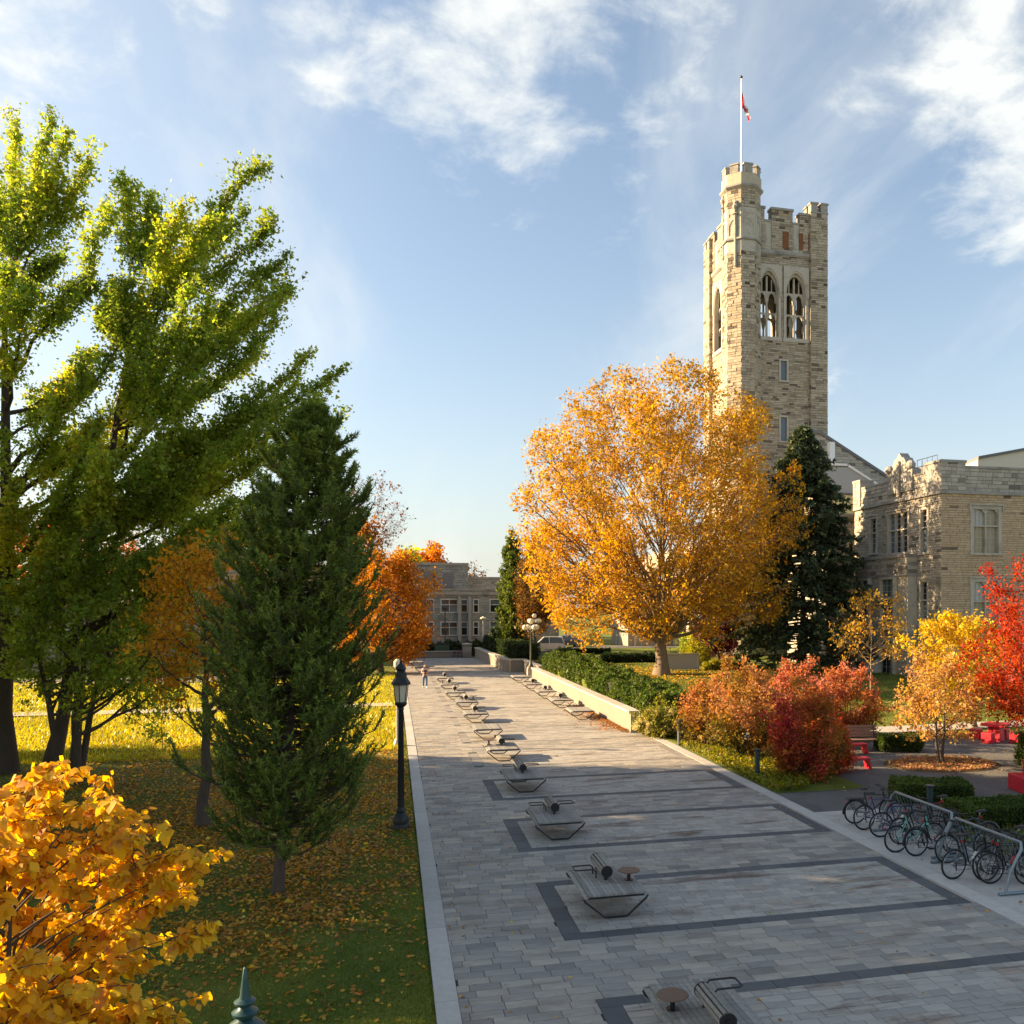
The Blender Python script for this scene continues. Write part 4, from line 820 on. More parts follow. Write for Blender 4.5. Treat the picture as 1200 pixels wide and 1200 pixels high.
# ---------------------------------------------------------------- far hall closing the walkway
fy=112.; x0=onY(440,fy).x; X=lambda px:onY(px,fy).x-x0; Z=lambda py:onY(530,fy,py).z
hs=[]
for a,b in((492,508),(517,536),(540.5,547.5),(555,560.5),(574.5,586),(594,606),(462,480)):
    hs+= [(X(a),X(b),Z(717),Z(703)),(X(a),X(b),Z(744),Z(729.5))]
fh=slab_hall('far_hall','broad grey stone hall closing the far end of the walkway',x0,onY(655,fy).x,fy,fy+16,.0,Z(692),'stone_far',{'f':hs},lights=0,seed=51,ch=(.26,.4),ln=(.5,1.3),left=False,gl=[MATS['glass_dark'],MATS['glass_sky'],MATS['glass_dark']],frame=plain('pale_frame',(.52,.51,.46),.7,var=.06))
fO=Vector((x0,fy,0)); rf=random.Random(6)
q=MB(); fbox(q,fO,UX,NY,X(440),X(655),Z(697),Z(693.5),-.3,.25); q.build('string_course',LG,fh)
def blk(nm,a,b,z0,z1,y,mt,dpt=8):
    q=MB(); q.bx(x0+X(a)+.05,x0+X(b),y+.06,y+dpt,z0,z1); bo=q.build(nm,MATS['mortar'],fh); s=MB(); facing(s,(x0+X(a),y,0),UX,NY,X(b)-X(a),z0,z1,[],rf,(.26,.4),(.5,1.3)); facing(s,(x0+X(b),y,0),UY,UX,dpt,z0,z1,[],rf,(.26,.4),(.5,1.3)); s.build('stone_facing',mt,bo,kind='stuff'); c=MB(); c.bx(x0+X(a)-.1,x0+X(b)+.1,y-.12,y+dpt,z1,z1+.3); c.build('coping',LG,bo); return bo
blk('parapet',440,655,Z(692)+.26,Z(678),fy+2.0,MATS['stone_grey']); pb=blk('penthouse',482,549,Z(692)+.26,Z(662),fy+.8,MATS['stone_far'])
louv=plain('louvre',(.16,.17,.175),.6)
for a,b,c,d in((520,531.5,688.5,671),(497,508,679,669)):
    f=MB(); fbox(f,(x0,fy+.8,0),UX,NY,X(a),X(b),Z(c),Z(d),.02,.1); vo=f.build('louvred_vent',louv,fh)
    nb=8; lb=MB(); lb.box((0,0,0),(X(b)-X(a),.08,.06)); lme=lb.mesh('louvre',plain('louvre_blade',(.24,.25,.26),.6))
    for i in range(nb): inst('louvre',lme,vo,(x0+(X(a)+X(b))/2,fy+.8-.14,Z(c)+(Z(d)-Z(c))*(i+.5)/nb))
for a in(536.5,548.5):
    q=MB(); fbox(q,fO,UX,NY,X(a),X(a+3.4),0,Z(702),0,.7); fbox(q,fO,UX,NY,X(a),X(a+3.4),Z(702),Z(699),0,.4); q.build('buttress',MATS['stone_far'],fh)
q=MB(); q.bx(x0+X(529),x0+X(531.5),fy+3,fy+3.3,Z(661),Z(657.5)); q.build('chimney_pipe',MATS['roof_grey'],fh)
# buildings glimpsed far left through the trees
lh=slab_hall('pale_hall','pale low hall glimpsed between the left trees',-62,-28,92,104,0,8.2,'stone_pale',{'f':[(3+4.2*i,5.6+4.2*i,1.2,3.4) for i in range(7)]+[(3+4.2*i,5.6+4.2*i,4.8,7.0) for i in range(7)]},lights=2,seed=61,left=False,ch=(.3,.45),gl=[MATS['glass_sky']])
lh2=slab_hall('brick_hall','reddish hall glimpsed behind the far left lawn',-24,-7,100,112,0,9.5,'stone_tan',{'f':[(2+3.6*i,4.2+3.6*i,1.4,3.8) for i in range(4)]+[(2+3.6*i,4.2+3.6*i,5.4,7.8) for i in range(4)]},lights=2,seed=62,left=False,ch=(.3,.45),gl=[MATS['glass_sky']])
# ---------------------------------------------------------------- benches
blocks('slat_wood',[(0,(.19,.185,.17)),(.5,(.24,.235,.22)),(1,(.30,.29,.27))],rough=.8,nscale=9,grain=.5,bump=.003,bscale=40,stain=(.12,.11,.095),stain_rng=(.55,.8),stain_scale=3.)
plain('table_rust',(.13,.08,.05),.6,.1,.25,scale=9)
BWD,BLN,BH=1.27,1.8,.46
sm=MB(); sm.box((0,0,0),(.078,BLN,.035)); SLAT=sm.mesh('slat',MATS['slat_wood']); sm=MB(); sm.box((0,0,0),(.045,.94,.03)); BSL=sm.mesh('slat',MATS['slat_wood'])
def bench(label,x,y,bol=True,arms=(),tables=(),rz=0):
    t=thing('bench',label,'bench',(x,y,0),rz,'slatted benches along the walkway'); w=BWD/2
    for yy in(-BLN/2+.04,BLN/2-.04):
        f=MB(); f.tube([(-.22,yy,.03),(.22,yy,.03),(w-.03,yy,BH-.11),(w,yy,BH-.06),(w-.04,yy,BH-.025),(-w+.04,yy,BH-.025),(-w,yy,BH-.06),(-w+.03,yy,BH-.11)],.022,6,closed=True)
        f.box((0,yy,BH-.035),(BWD-.1,.05,.045)); f.build('frame',MATS['iron'],t)
    n=15
    for i in range(n):
        u=-w+.045+(BWD-.09)*i/(n-1); z=BH+.002-(.03 if i in(0,n-1) else 0); inst('slat',SLAT,t,(u,0,z))
    if bol:
        c=BH+.21; r=.10; bs=MB(); bs.tube([(0,-.10,c),(0,.88,c)],.06,10); 
        for yy in(-.10,.88): bs.tube([(0,yy-.015,c),(0,yy+.015,c)],r+.018,16); bs.tube([(0,yy-.03,c),(0,yy+.03,c)],.045,10)
        for yy in(.0,.78): bs.tube([(0,yy,BH),(0,yy,c-.04)],.035,8)
        b=bs.build('backrest_core',MATS['iron'],t,True)
        m=10
        for k in range(m):
            a=2*PI*k/m; o=inst('slat',BSL,b,(r*math.cos(a),.39,c+r*math.sin(a))); o.rotation_euler=(0,PI/2-a,0)
    for s,yy in arms:
        q=MB(); x0,x1=s*.17,s*.60; z0,z1=BH+.02,BH+.20
        q.tube([(x0,yy-.16,z0),(x0,yy-.16,z1-.05),(x0+s*.05,yy-.16,z1),(x1-s*.06,yy-.16,z1),(x1,yy-.13,z1),(x1,yy+.13,z1),(x1-s*.06,yy+.16,z1),(x0+s*.05,yy+.16,z1),(x0,yy+.16,z1-.05),(x0,yy+.16,z0)],.015,6); q.build('armrest',MATS['iron'],t,True)
    for s,yy in tables:
        q=MB(); q.tube([(s*.45,yy,BH),(s*.45,yy,BH+.2)],.035,10); q.lathe([(.09,0),(.09,.012)],(s*.45,yy,BH+.02),12); p=q.build('table_post',MATS['iron'],t,True); q=MB(); q.lathe([(.01,.0),(.21,0),(.225,.012),(.215,.024),(.01,.026)],(s*.45,yy,BH+.2),24); q.build('table_top',MATS['table_rust'],t)
    return t
BXc=4.17
spec=[("grey slatted double bench closest below the camera, round table on its left",11.55,True,[(-1,-.25)],[(1,-.05)]),
("grey slatted bench with round rust table on its right seat and armrest on its left",17.4,True,[(-1,.30)],[(1,-.12)]),
("third slatted bench up the walkway with armrests on both sides of its backrest roll",23.25,True,[(-1,.5),(1,.5)],[]),
("fourth slatted bench up the walkway at the edge of the tree shade",29.2,True,[(-1,.5),(1,.5)],[]),
("fifth slatted bench with a small table on its left, first in full sunlight",35.1,True,[(1,.5)],[(-1,.4)]),
("flat slatted bench without any backrest roll among the left row",40.9,False,[],[]),
("seventh slatted bench up the left row, beyond the flat one",46.7,True,[(1,.5)],[]),
("eighth slatted bench up the left row with backrest roll",52.5,True,[(-1,.5)],[(1,.4)]),
("ninth slatted bench up the left row, two short of the far end",58.4,True,[],[]),
("tenth slatted bench up the left row with table on its left",64.2,True,[],[(-1,.3)]),
("farthest slatted bench of the left row, in front of the shaded paving",70.0,True,[],[])]
for lab,y,b,a,tb in spec: bench(lab,BXc-(0.25 if y>56 else 0),y,b,a,tb,PI if y<12 else 0)
for lab,y,b in (("flat slatted bench beside leaf litter, closest of the wall row",46.6,False),("second slatted bench along the pale retaining wall",52.2,True),("middle slatted bench along the pale retaining wall",57.6,True),("fourth slatted bench along the pale retaining wall",63.0,True),("farthest slatted bench by the wall end below the globe lamp",69.8,False)): bench(lab,9.72,y,b)
for lab,x,y in (("dark slatted bench in the shade beyond the walking person",2.6,82.,),("dark slatted bench farthest up the shaded paving under the orange maple",2.3,90.)): bench(lab,x,y,False)
# ---------------------------------------------------------------- lamps
milk=plain('milk_glass',(.66,.60,.46),.35,var=.08)
def lantern(label,x,y,rz=.3,head=1.,mat='iron'):
    t=thing('street_lamp',label,'street lamp',(x,y,0),rz); t.scale=(.885,.885,.885); I=MATS[mat]
    q=MB(); q.lathe([(.27,-.05),(.27,.10),(.24,.14),(.25,.28),(.21,.36),(.13,.48),(.15,.52),(.12,.58),(.105,.62)],(0,0,0),16); q.build('base',I,t,True)
    q=MB(); q.lathe([(.10,.6),(.085,1.2),(.072,3.58),(.10,3.62),(.075,3.68)],(0,0,0),16)
    for k in range(12): a=2*PI*k/12; q.tube([(.094*math.cos(a),.094*math.sin(a),.65),(.07*math.cos(a),.07*math.sin(a),3.55)],.011,4)
    q.build('post',I,t,True)
    q=MB(); q.lathe([(.07,3.66),(.16,3.74),(.19,3.80),(.17,3.84)],(0,0,0),16); q.lathe([(.275,4.40),(.29,4.37),(.285,4.44),(.18,4.60),(.17,4.72),(.12,4.80),(.05,4.84)],(0,0,0),8,PI/8); 
    for k in range(6): a=2*PI*k/6; q.tube([(.165*math.cos(a),.165*math.sin(a),3.82),(.235*math.cos(a),.235*math.sin(a),4.40)],.014,4)
    hd=q.build('lantern_frame',I,t,False)
    for k in range(6):
        a,b=2*PI*k/6+.05,2*PI*(k+1)/6-.05; q=MB(); V=[Vector((r*math.cos(w),r*math.sin(w),z)) for r,z in((.158,3.85),(.225,4.37)) for w in(a,b)]; V+= [v*.96+Vector((0,0,v.z*.04)) for v in V]
        q.add(V,[(0,1,3,2),(4,6,7,5),(0,4,5,1),(2,3,7,6),(0,2,6,4),(1,5,7,3)]); q.build('pane',milk,hd)
    q=MB(); q.lathe([(.05,4.70),(.16,4.84),(.15,4.90),(.085,4.985),(.06,5.01),(.03,5.03),(.05,5.045),(.054,5.058),(.03,5.07),(.024,5.08),(.042,5.092),(.045,5.102),(.024,5.115),(.02,5.13),(.013,5.19),(.006,5.24),(.001,5.245)],(0,0,0),18); q.build('finial',I,t,True)
    return t
lantern('black lantern street lamp standing on the lawn edge beside the pine',.22,24.7)
p=at(287,1137,4.63); lantern('lantern street lamp in the bottom corner, blue skylight put into its colour, only its finial showing',p.x,p.y,.1,1.,'skylit_iron')  # same iron lamp, its teal is blue skylight put into the colour
globe=plain('globe_glass',(.80,.72,.52),.3,var=.04)
t=thing('post_lamp','short slim pale post lamp at the lawn edge behind the black lantern','street lamp',(.2,39.2,0)); q=MB(); q.tube([(0,0,-.1),(0,0,3.3)],.055,8); q.lathe([(.16,-.05),(.16,.12),(.08,.3)],(0,0,0),10); q.build('post',plain('pale_metal',(.48,.48,.45),.5,.2),t,True); q=MB(); q.lathe([(.06,3.3),(.15,3.4),(.15,3.62),(.05,3.72)],(0,0,0),12); q.build('lamp_head',globe,t,True)
def globes(label,x,y,z0,top):
    t=thing('globe_lamp',label,'street lamp',(x,y,z0)); I=plain('lamp_olive',(.06,.06,.045),.5,var=.2); q=MB(); q.lathe([(.42,-.2),(.42,.35),(.34,.42),(.34,.5)],(0,0,0),4,PI/4); q.build('pedestal',MATS['cap'],t)
    q=MB(); q.lathe([(.2,.5),(.2,.6),(.12,.75),(.09,1.),(.07,top-.9),(.1,top-.85),(.07,top-.8),(.06,top-.35)],(0,0,0),12); q.build('post',I,t,True)
    q=MB(); 
    for k in range(4): a=PI/2*k+.35; q.tube([(0,0,top-.95),(.3*math.cos(a),.3*math.sin(a),top-1.05),(.52*math.cos(a),.52*math.sin(a),top-.98),(.55*math.cos(a),.55*math.sin(a),top-.85)],.025,6)
    q.build('arm',I,t,True)
    for k in range(5):
        a=PI/2*k+.35; c=(.55*math.cos(a),.55*math.sin(a),top-.65) if k<4 else (0,0,top-.15); q=MB(); q.ball(c,.22,14,9); q.build('globe',globe,t,True)
globes('five globe street lamp on a stone pedestal at the end of the retaining wall',10.95,71.9,.55,4.35); globes('second five globe street lamp behind on the reddish wall return',13.2,84.5,.6,4.6)
t=thing('post_lamp','slim pale modern post lamp at the far right end of the walkway','street lamp',(10.2,103.6,0)); q=MB(); q.tube([(0,0,-.1),(0,0,4.3)],.085,10); q.lathe([(.2,0),(.2,.05)],(0,0,0),12); q.build('post',plain('pale_metal',(.48,.48,.45),.5,.2),t,True); q=MB(); q.lathe([(.09,4.3),(.34,4.5),(.36,4.62),(.1,4.74),(.02,4.8)],(0,0,0),14); q.build('lamp_head',globe,t,True)
t=thing('post_lamp','thin dark lamp mast in front of the far hall windows','street lamp',(*onY(521.5,108).xy,0)); q=MB(); q.tube([(0,0,-.1),(0,0,5.6)],.06,8); q.build('post',MATS['iron'],t,True); q=MB(); q.lathe([(.08,5.5),(.4,5.6),(.4,5.7),(.05,5.8)],(0,0,0),12); q.build('lamp_head',MATS['iron'],t,True)
# ---------------------------------------------------------------- bollards
bgm=plain('bollard_grey',(.10,.11,.115),.5,.3)
def bollard(label,x,y,h=.95,mat=None):
    t=thing('bollard',label,'bollard',(x,y,0),0,'bollards beside the walkway'); q=MB(); q.lathe([(.085,-.05),(.085,h-.09)],(0,0,0),14); q.build('post',mat,t,True); q=MB(); q.lathe([(.05,h-.09),(.05,h-.05),(.135,h-.045),(.14,h-.01),(.12,h)],(0,0,0),16); q.build('cap',mat,t,True)
dk=plain('bollard_dark',(.025,.045,.05),.45,.2)
bollard('grey bollard beside the hydrangea at the kerb',11.98,36.4,1.1,bgm); bollard('dark bollard standing in the verge before the crimson bush',12.25,28.6,1.05,dk); bollard('dark green bollard between box hedges behind the bicycle rack',14.55,21.9,1.0,dk)
# ---------------------------------------------------------------- bicycles and their rack
plain('rubber',(.012,.012,.012),.8); plain('alloy',(.38,.39,.40),.3,.9,.1); plain('saddle_black',(.014,.014,.015),.55)
def ring(q,c,R,r,n=30,k=6): q.tube([(c[0]+R*math.cos(2*PI*i/n),c[1],c[2]+R*math.sin(2*PI*i/n)) for i in range(n)],r,k,closed=True)
def bicycle(label,x,y,rz,col,rack=False,basket=False,drop=False,fender=False,step=False,lean=.04,extra=None,z=.0,group='bicycles parked at the rack',racky=True):
    """rear wheel hub above the base, front wheel along +x"""
    t=thing('bicycle',label,'bicycle',(x,y,z),rz,group); t.rotation_euler=(lean,0,rz); R=.335; paint=plain('paint_%d_%d_%d'%tuple(int(c*1000) for c in col),col,.3,.2,.08); I=MATS['saddle_black']
    for hx in(0,1.04):
        q=MB(); ring(q,(hx,0,R),R-.016,.020,36,6); wh=q.build('wheel',MATS['rubber'],t,True); q=MB(); ring(q,(hx,0,R),R-.043,.011,30,4); q.build('rim',MATS['alloy'],wh,True)
        q=MB(); 
        for k in range(24): a=2*PI*k/24; q.tube([(hx+.02*math.cos(a+.6),.025*(-1)**k,R+.02*math.sin(a+.6)),(hx+(R-.05)*math.cos(a),0,R+(R-.05)*math.sin(a))],.0022,3,caps=False)
        q.build('spokes',MATS['alloy'],wh,kind='stuff'); q=MB(); q.tube([(hx,-.055,R),(hx,.055,R)],.024,8); q.build('hub',MATS['alloy'],wh,True)
    bb=(.43,0,.285); st=(.27,0,.80); ht=(.83,0,.80 if not step else .80); hb=(.875,0,.64); q=MB()
    if step: q.tube([hb,(.62,0,.40),(.5,0,.35),bb],.019,8); q.tube([(.85,0,.72),(.60,0,.48),(.38,0,.52)],.014,8)
    else: q.tube([st,(.84,0,.775)],.016,8); q.tube([(.872,0,.66),bb],.019,8)
    q.tube([(.24,0,.88),bb],.016,8); q.tube([(.815,0,.86),hb],.021,8)
    for s in(-1,1): q.tube([(st[0]+.01,s*.02,st[2]-.05),(0,s*.065,R)],.009,6); q.tube([(bb[0],s*.03,bb[2]),(0,s*.065,R)],.010,6)
    q.build('frame',paint,t,True)
    q=MB()
    for s in(-1,1): q.tube([(.872,s*.04,.645),(.91,s*.055,.55),(1.04,s*.06,R)],.011,6)
    q.tube([(.872,-.055,.645),(.872,.055,.645)],.02,6); q.build('fork',paint,t,True)
    q=MB(); q.tube([(.815,0,.86),(.80,0,.93),(.86,0,.96)],.014,6)
    if drop: q.tube([(.98,.2,.86),(.93,.21,.80),(.99,.21,.93),(.88,.2,.96),(.86,0,.96),(.88,-.2,.96),(.99,-.21,.93),(.93,-.21,.80),(.98,-.2,.86)][2:7],.013,6)
    else: q.tube([(.76,.30,.985),(.82,.24,.98),(.86,.06,.965),(.86,-.06,.965),(.82,-.24,.98),(.76,-.30,.985)],.012,6)
    h=q.build('handlebar',I,t,True); q=MB()
    for s in(-1,1): q.tube([(.75,s*.305,.986),(.83,s*.215,.978)],.018,6)
    q.build('grip',MATS['rubber'],h,True); q=MB()
    for s in(-1,1): q.tube([(.87,s*.2,.97),(.90,s*.16,.93),(.85,s*.05,.75)],.004,4)
    q.build('brake_cable',I,h)
    q=MB(); q.tube([(.24,0,.86),(.225,0,.955)],.013,6); q.build('seat_post',MATS['alloy'],t,True)
    q=MB(); q.prism([(-.14,-.08),(-.12,-.095),(-.02,-.06),(.14,-.022),(.165,0),(.14,.022),(-.02,.06),(-.12,.095),(-.14,.08),(-.15,0)],lambda a,b:Vector((.22+a,b*.92,.945+.02*(a<-.05))),lambda a,b:Vector((.22+a*.95,b*.75,.985+.02*(a<-.05)))); q.build('saddle',I,t,bevel=.008)
    q=MB(); q.tube([(bb[0],-.05,bb[2]),(bb[0],.05,bb[2])],.03,10); ring(q,(bb[0],-.045,bb[2]),.085,.006,20,4)
    for k in range(5): a=2*PI*k/5; q.tube([(bb[0],-.045,bb[2]),(bb[0]+.085*math.cos(a),-.045,bb[2]+.085*math.sin(a))],.007,4)
    for s,a in((-1,-.7),(1,PI-.7)): e=(bb[0]+.17*math.cos(a),s*.075,bb[2]+.17*math.sin(a)); q.tube([(bb[0],s*.06,bb[2]),e],.010,5); q.box((e[0],s*.125,e[2]),(.085,.085,.02))
    q.build('crank',MATS['alloy'],t); q=MB(); q.tube([(.43,-.045,.37),(0,-.045,R+.045)],.006,4); q.tube([(.43,-.045,.20),(.04,-.045,R-.12),(0,-.045,R-.05)],.006,4); ring(q,(0,-.045,R),.045,.008,14,4); q.tube([(.02,-.05,R-.03),(.035,-.05,R-.13)],.012,5); q.build('chain',I,t)
    if rack: 
        q=MB()
        for s in(-1,1): q.tube([(-.02,s*.07,R),(-.12,s*.07,.70),(-.28,s*.07,.71)],.006,5); q.tube([(.25,s*.05,.70),(-.30,s*.07,.71)],.007,5); q.tube([(.0,s*.065,R),(-.25,s*.07,.7)],.005,5)
        for i in range(5): q.tube([(-.28+.11*i,-.07,.71),(-.28+.11*i,.07,.71)],.005,4)
        q.build('luggage_rack',I,t)
    if fender:
        for hx,a0,a1 in((0,.35,3.3),(1.04,.5,2.7)): q=MB(); q.tube([(hx+(R+.03)*math.cos(a0+(a1-a0)*i/14),0,R+(R+.03)*math.sin(a0+(a1-a0)*i/14)) for i in range(15)],.022,6); q.build('mudguard',paint,t,True)
    if basket:
        q=MB()
        for i in range(5): zz=.74+.055*i; e=.02*i/4; q.tube([(.95-e,-.15-e,zz),(1.18+e,-.15-e,zz),(1.18+e,.15+e,zz),(.95-e,.15+e,zz)],.005,4,closed=True)
        for i in range(6): yy=-.15+.06*i; q.tube([(1.19,yy,.74),(1.20,yy*1.1,.96)],.004,4); q.tube([(.95,yy,.74),(.94,yy*1.1,.96)],.004,4); q.tube([(.95,yy,.74),(1.18,yy,.74)],.004,4)
        q.build('basket',I,t)
    if extra: q=MB(); q.tube([(.52,.0,.40),(.62,.0,.55)],.036,10); q.build('bottle',plain('bottle_'+extra,(.5,.55,.55) if extra=='clear' else (.4,.02,.02),.3),t,True)
    q=MB(); q.box((-.315,0,.62),(.02,.05,.04)) if rack else q.box((.20,0,.83),(.03,.04,.05)); q.build('rear_reflector',plain('reflector',(.45,.01,.01),.3),t)
    return t
W_=lambda px,py:at(px,py+18.5*0,.335)
BK=[("leftmost black bicycle at the far end of the rack",1002,951,(.02,.02,.022),dict(fender=True,rack=True)),("dark purple mountain bicycle second from the far end of the rack",1013,958,(.05,.03,.13),dict()),("navy bicycle with silver bars third from the far end of the rack",1032,966,(.02,.035,.09),dict(basket=False,extra='clear')),
("mint green step-through bicycle with white mudguards in the rack",1050,983,(.20,.52,.44),dict(step=True,fender=False,rack=True)),("black city bicycle with wire basket before the mint one",1074,987,(.018,.018,.02),dict(rack=False,basket=True,fender=True)),
("black hybrid bicycle with bent silver rack leg at its wheel",1117,1012.5,(.016,.017,.02),dict(extra='clear')),("black road bicycle with red bottle next to the near rack leg",1161,1017.5,(.02,.02,.022),dict(drop=True,extra='red')),("slate blue bicycle cut by the photo's edge at the near rack end",1203,1018,(.05,.08,.11),dict())]
for i,(lab,px,py,c,kw) in enumerate(BK):
    p=at(px,py,.335); bicycle(lab,p.x,p.y,R_([-2,5,-3,2,4,6,-1,4][i]),c,lean=R_([3,-3,4,2,-2,3,-4,2][i]),**kw)
for i,(lab,x,y,c,kw) in enumerate([("dark bicycle facing the walkway from behind the near rack",14.05,17.3,(.02,.02,.025),dict(rack=True)),("graphite bicycle nosed in from the hedge side of the far rack",14.2,18.9,(.05,.05,.055),dict(fender=True)),("dark red bicycle nosed in from the hedge side at the far rack end",14.3,20.6,(.14,.02,.025),dict())]): bicycle(lab,x,y,R_([177,184,179][i]),c,lean=R_(3),**kw)
for lab,px,py,c,kw in [("black bicycle squeezed between the navy and the mint one",1041,975,(.015,.015,.017),dict()),("dark teal bicycle wedged between the city bicycle and the rack leg",1095,996,(.02,.06,.065),dict(rack=True)),("dark grey bicycle tucked between the two at the near rack leg",1139,1016,(.04,.042,.045),dict(drop=True))]: p=at(px,py,.335); bicycle(lab,p.x+.35,p.y,R_(1),c,lean=R_(-3),**kw)
rackm=plain('rack_steel',(.19,.235,.265),.38,.55,.1)
def rack(label,x,y0,y1):
    t=thing('bicycle_rack',label,'bicycle rack',(x,y0,0),0,'tubular racks joined in one row'); L=y1-y0; zt_=1.05
    q=MB(); q.tube([(-.42,.10,.04),(-.42,.12,.12),(-.30,.12,.5),(-.05,.12,zt_-.12),(0,.2,zt_),(0,L-.2,zt_),(-.05,L-.12,zt_-.12),(-.30,L-.12,.5),(-.42,L-.12,.12),(-.42,L-.10,.04)],.033,8); q.build('top_rail',rackm,t,True)
    for yy in(.11,L-.11): q=MB(); q.tube([(-.60,yy,.04),(.05,yy,.04),(.35,yy,.04),(.42,yy,.10),(.36,yy,.14)],.036,8); q.build('foot',rackm,t,True)
    q=MB(); q.tube([(.22,.15,.34),(.22,L-.15,.34)],.018,6); q.tube([(.22,.15,.34),(.3,.15,.06)],.018,6); q.tube([(.22,L-.15,.34),(.3,L-.15,.06)],.018,6); q.build('lower_rail',rackm,t,True)
    n=int(L/.17); m=MB(); m.tube([(.0,0,zt_-.02),(.10,0,.8),(.22,0,.35)],.0065,5); me=m.mesh('bar',rackm,True)
    for i in range(n): inst('bar',me,t,(0,.2+(L-.4)*i/(n-1),0))
rack('pale blue tubular bicycle rack section at the near end, above the black bicycles',12.75,15.75,18.35); rack('pale blue tubular bicycle rack section at the far end, holding the mint bicycle',12.98,18.45,21.3)
# ---------------------------------------------------------------- seats and tables on the plaza
redp=plain('red_paint',(.47,.015,.03),.45,var=.1)
def red_bench(label,p,rz,L=1.4,h=.43,w=.38):
    t=thing('red_bench',label,'bench',tuple(p),rz); q=MB(); q.box((0,0,h-.04),(L,w,.08)); q.build('seat',redp,t,bevel=.02)
    for s in(-1,1): q=MB(); q.prism([(s*(L/2-.04),0),(s*(L/2+.06),0),(s*(L/2-.03),h-.085),(s*(L/2-.13),h-.085)][::s],lambda a,b:Vector((a,-w/2+.02,b)),lambda a,b:Vector((a,w/2-.02,b))); q.build('leg',redp,t,bevel=.01)
red_bench('low red bench behind the crimson bush, closer to the walkway',at(998,902),.05); red_bench('low red bench in front of the wooden park bench',at(994,884),.05,1.6)
def park_bench(label,p,rz):
    t=thing('park_bench',label,'bench',tuple(p),rz); pl=MB(); pl.box((0,0,0),(1.9,.11,.035)); me=pl.mesh('plank',plain('bench_wood',(.25,.15,.10),.65,var=.3,scale=4,scl=(1,8,8)))
    for i in range(4): inst('plank',me,t,(0,-.18+.125*i,.45))
    for i in range(4): o=inst('plank',me,t,(0,.30+.03*i,.56+.125*i)); o.rotation_euler=(R_(80),0,0)
    for s in(-1,1): q=MB(); q.tube([(s*.8,-.22,0),(s*.8,-.2,.42),(s*.8,.22,.42),(s*.8,.4,.98)],.025,6); q.tube([(s*.8,.3,0),(s*.8,.22,.42)],.025,6); q.tube([(s*.8,-.2,.42),(s*.8,-.18,.62),(s*.8,.28,.64)],.02,6); q.build('leg',MATS['iron'],t)
park_bench('brown wooden park bench with slatted back beside a clipped box hedge',at(1006,879)+Vector((0,0,0)),R_(-6))
def picnic(label,p,rz):
    t=thing('picnic_table',label,'table',tuple(p),rz); q=MB(); q.box((0,0,.72),(1.0,1.0,.12)); q.build('tabletop',redp,t,bevel=.02); q=MB(); q.lathe([(.42,0),(.36,.66)],(0,0,0),4,PI/4); q.build('pedestal',redp,t,bevel=.02)
    for k in range(4): a=PI/2*k; q=MB(); q.box((.88*math.cos(a),.88*math.sin(a),.225),(.45,.45,.45)); q.build('stool',redp,t,bevel=.02)
picnic('red block picnic table with stools on the plaza beneath the red maple',at(1167,868),R_(32))
t=thing('red_seat_block','stepped red block seat at the plaza edge beside the clipped hedge','seat',tuple(at(1211,927)),R_(-10)); q=MB(); q.box((-.35,0,.26),(.5,1.0,.52)); q.build('seat',redp,t,bevel=.025); q=MB(); q.box((.22,0,.48),(.64,1.0,.96)); q.build('backrest',redp,t,bevel=.025)
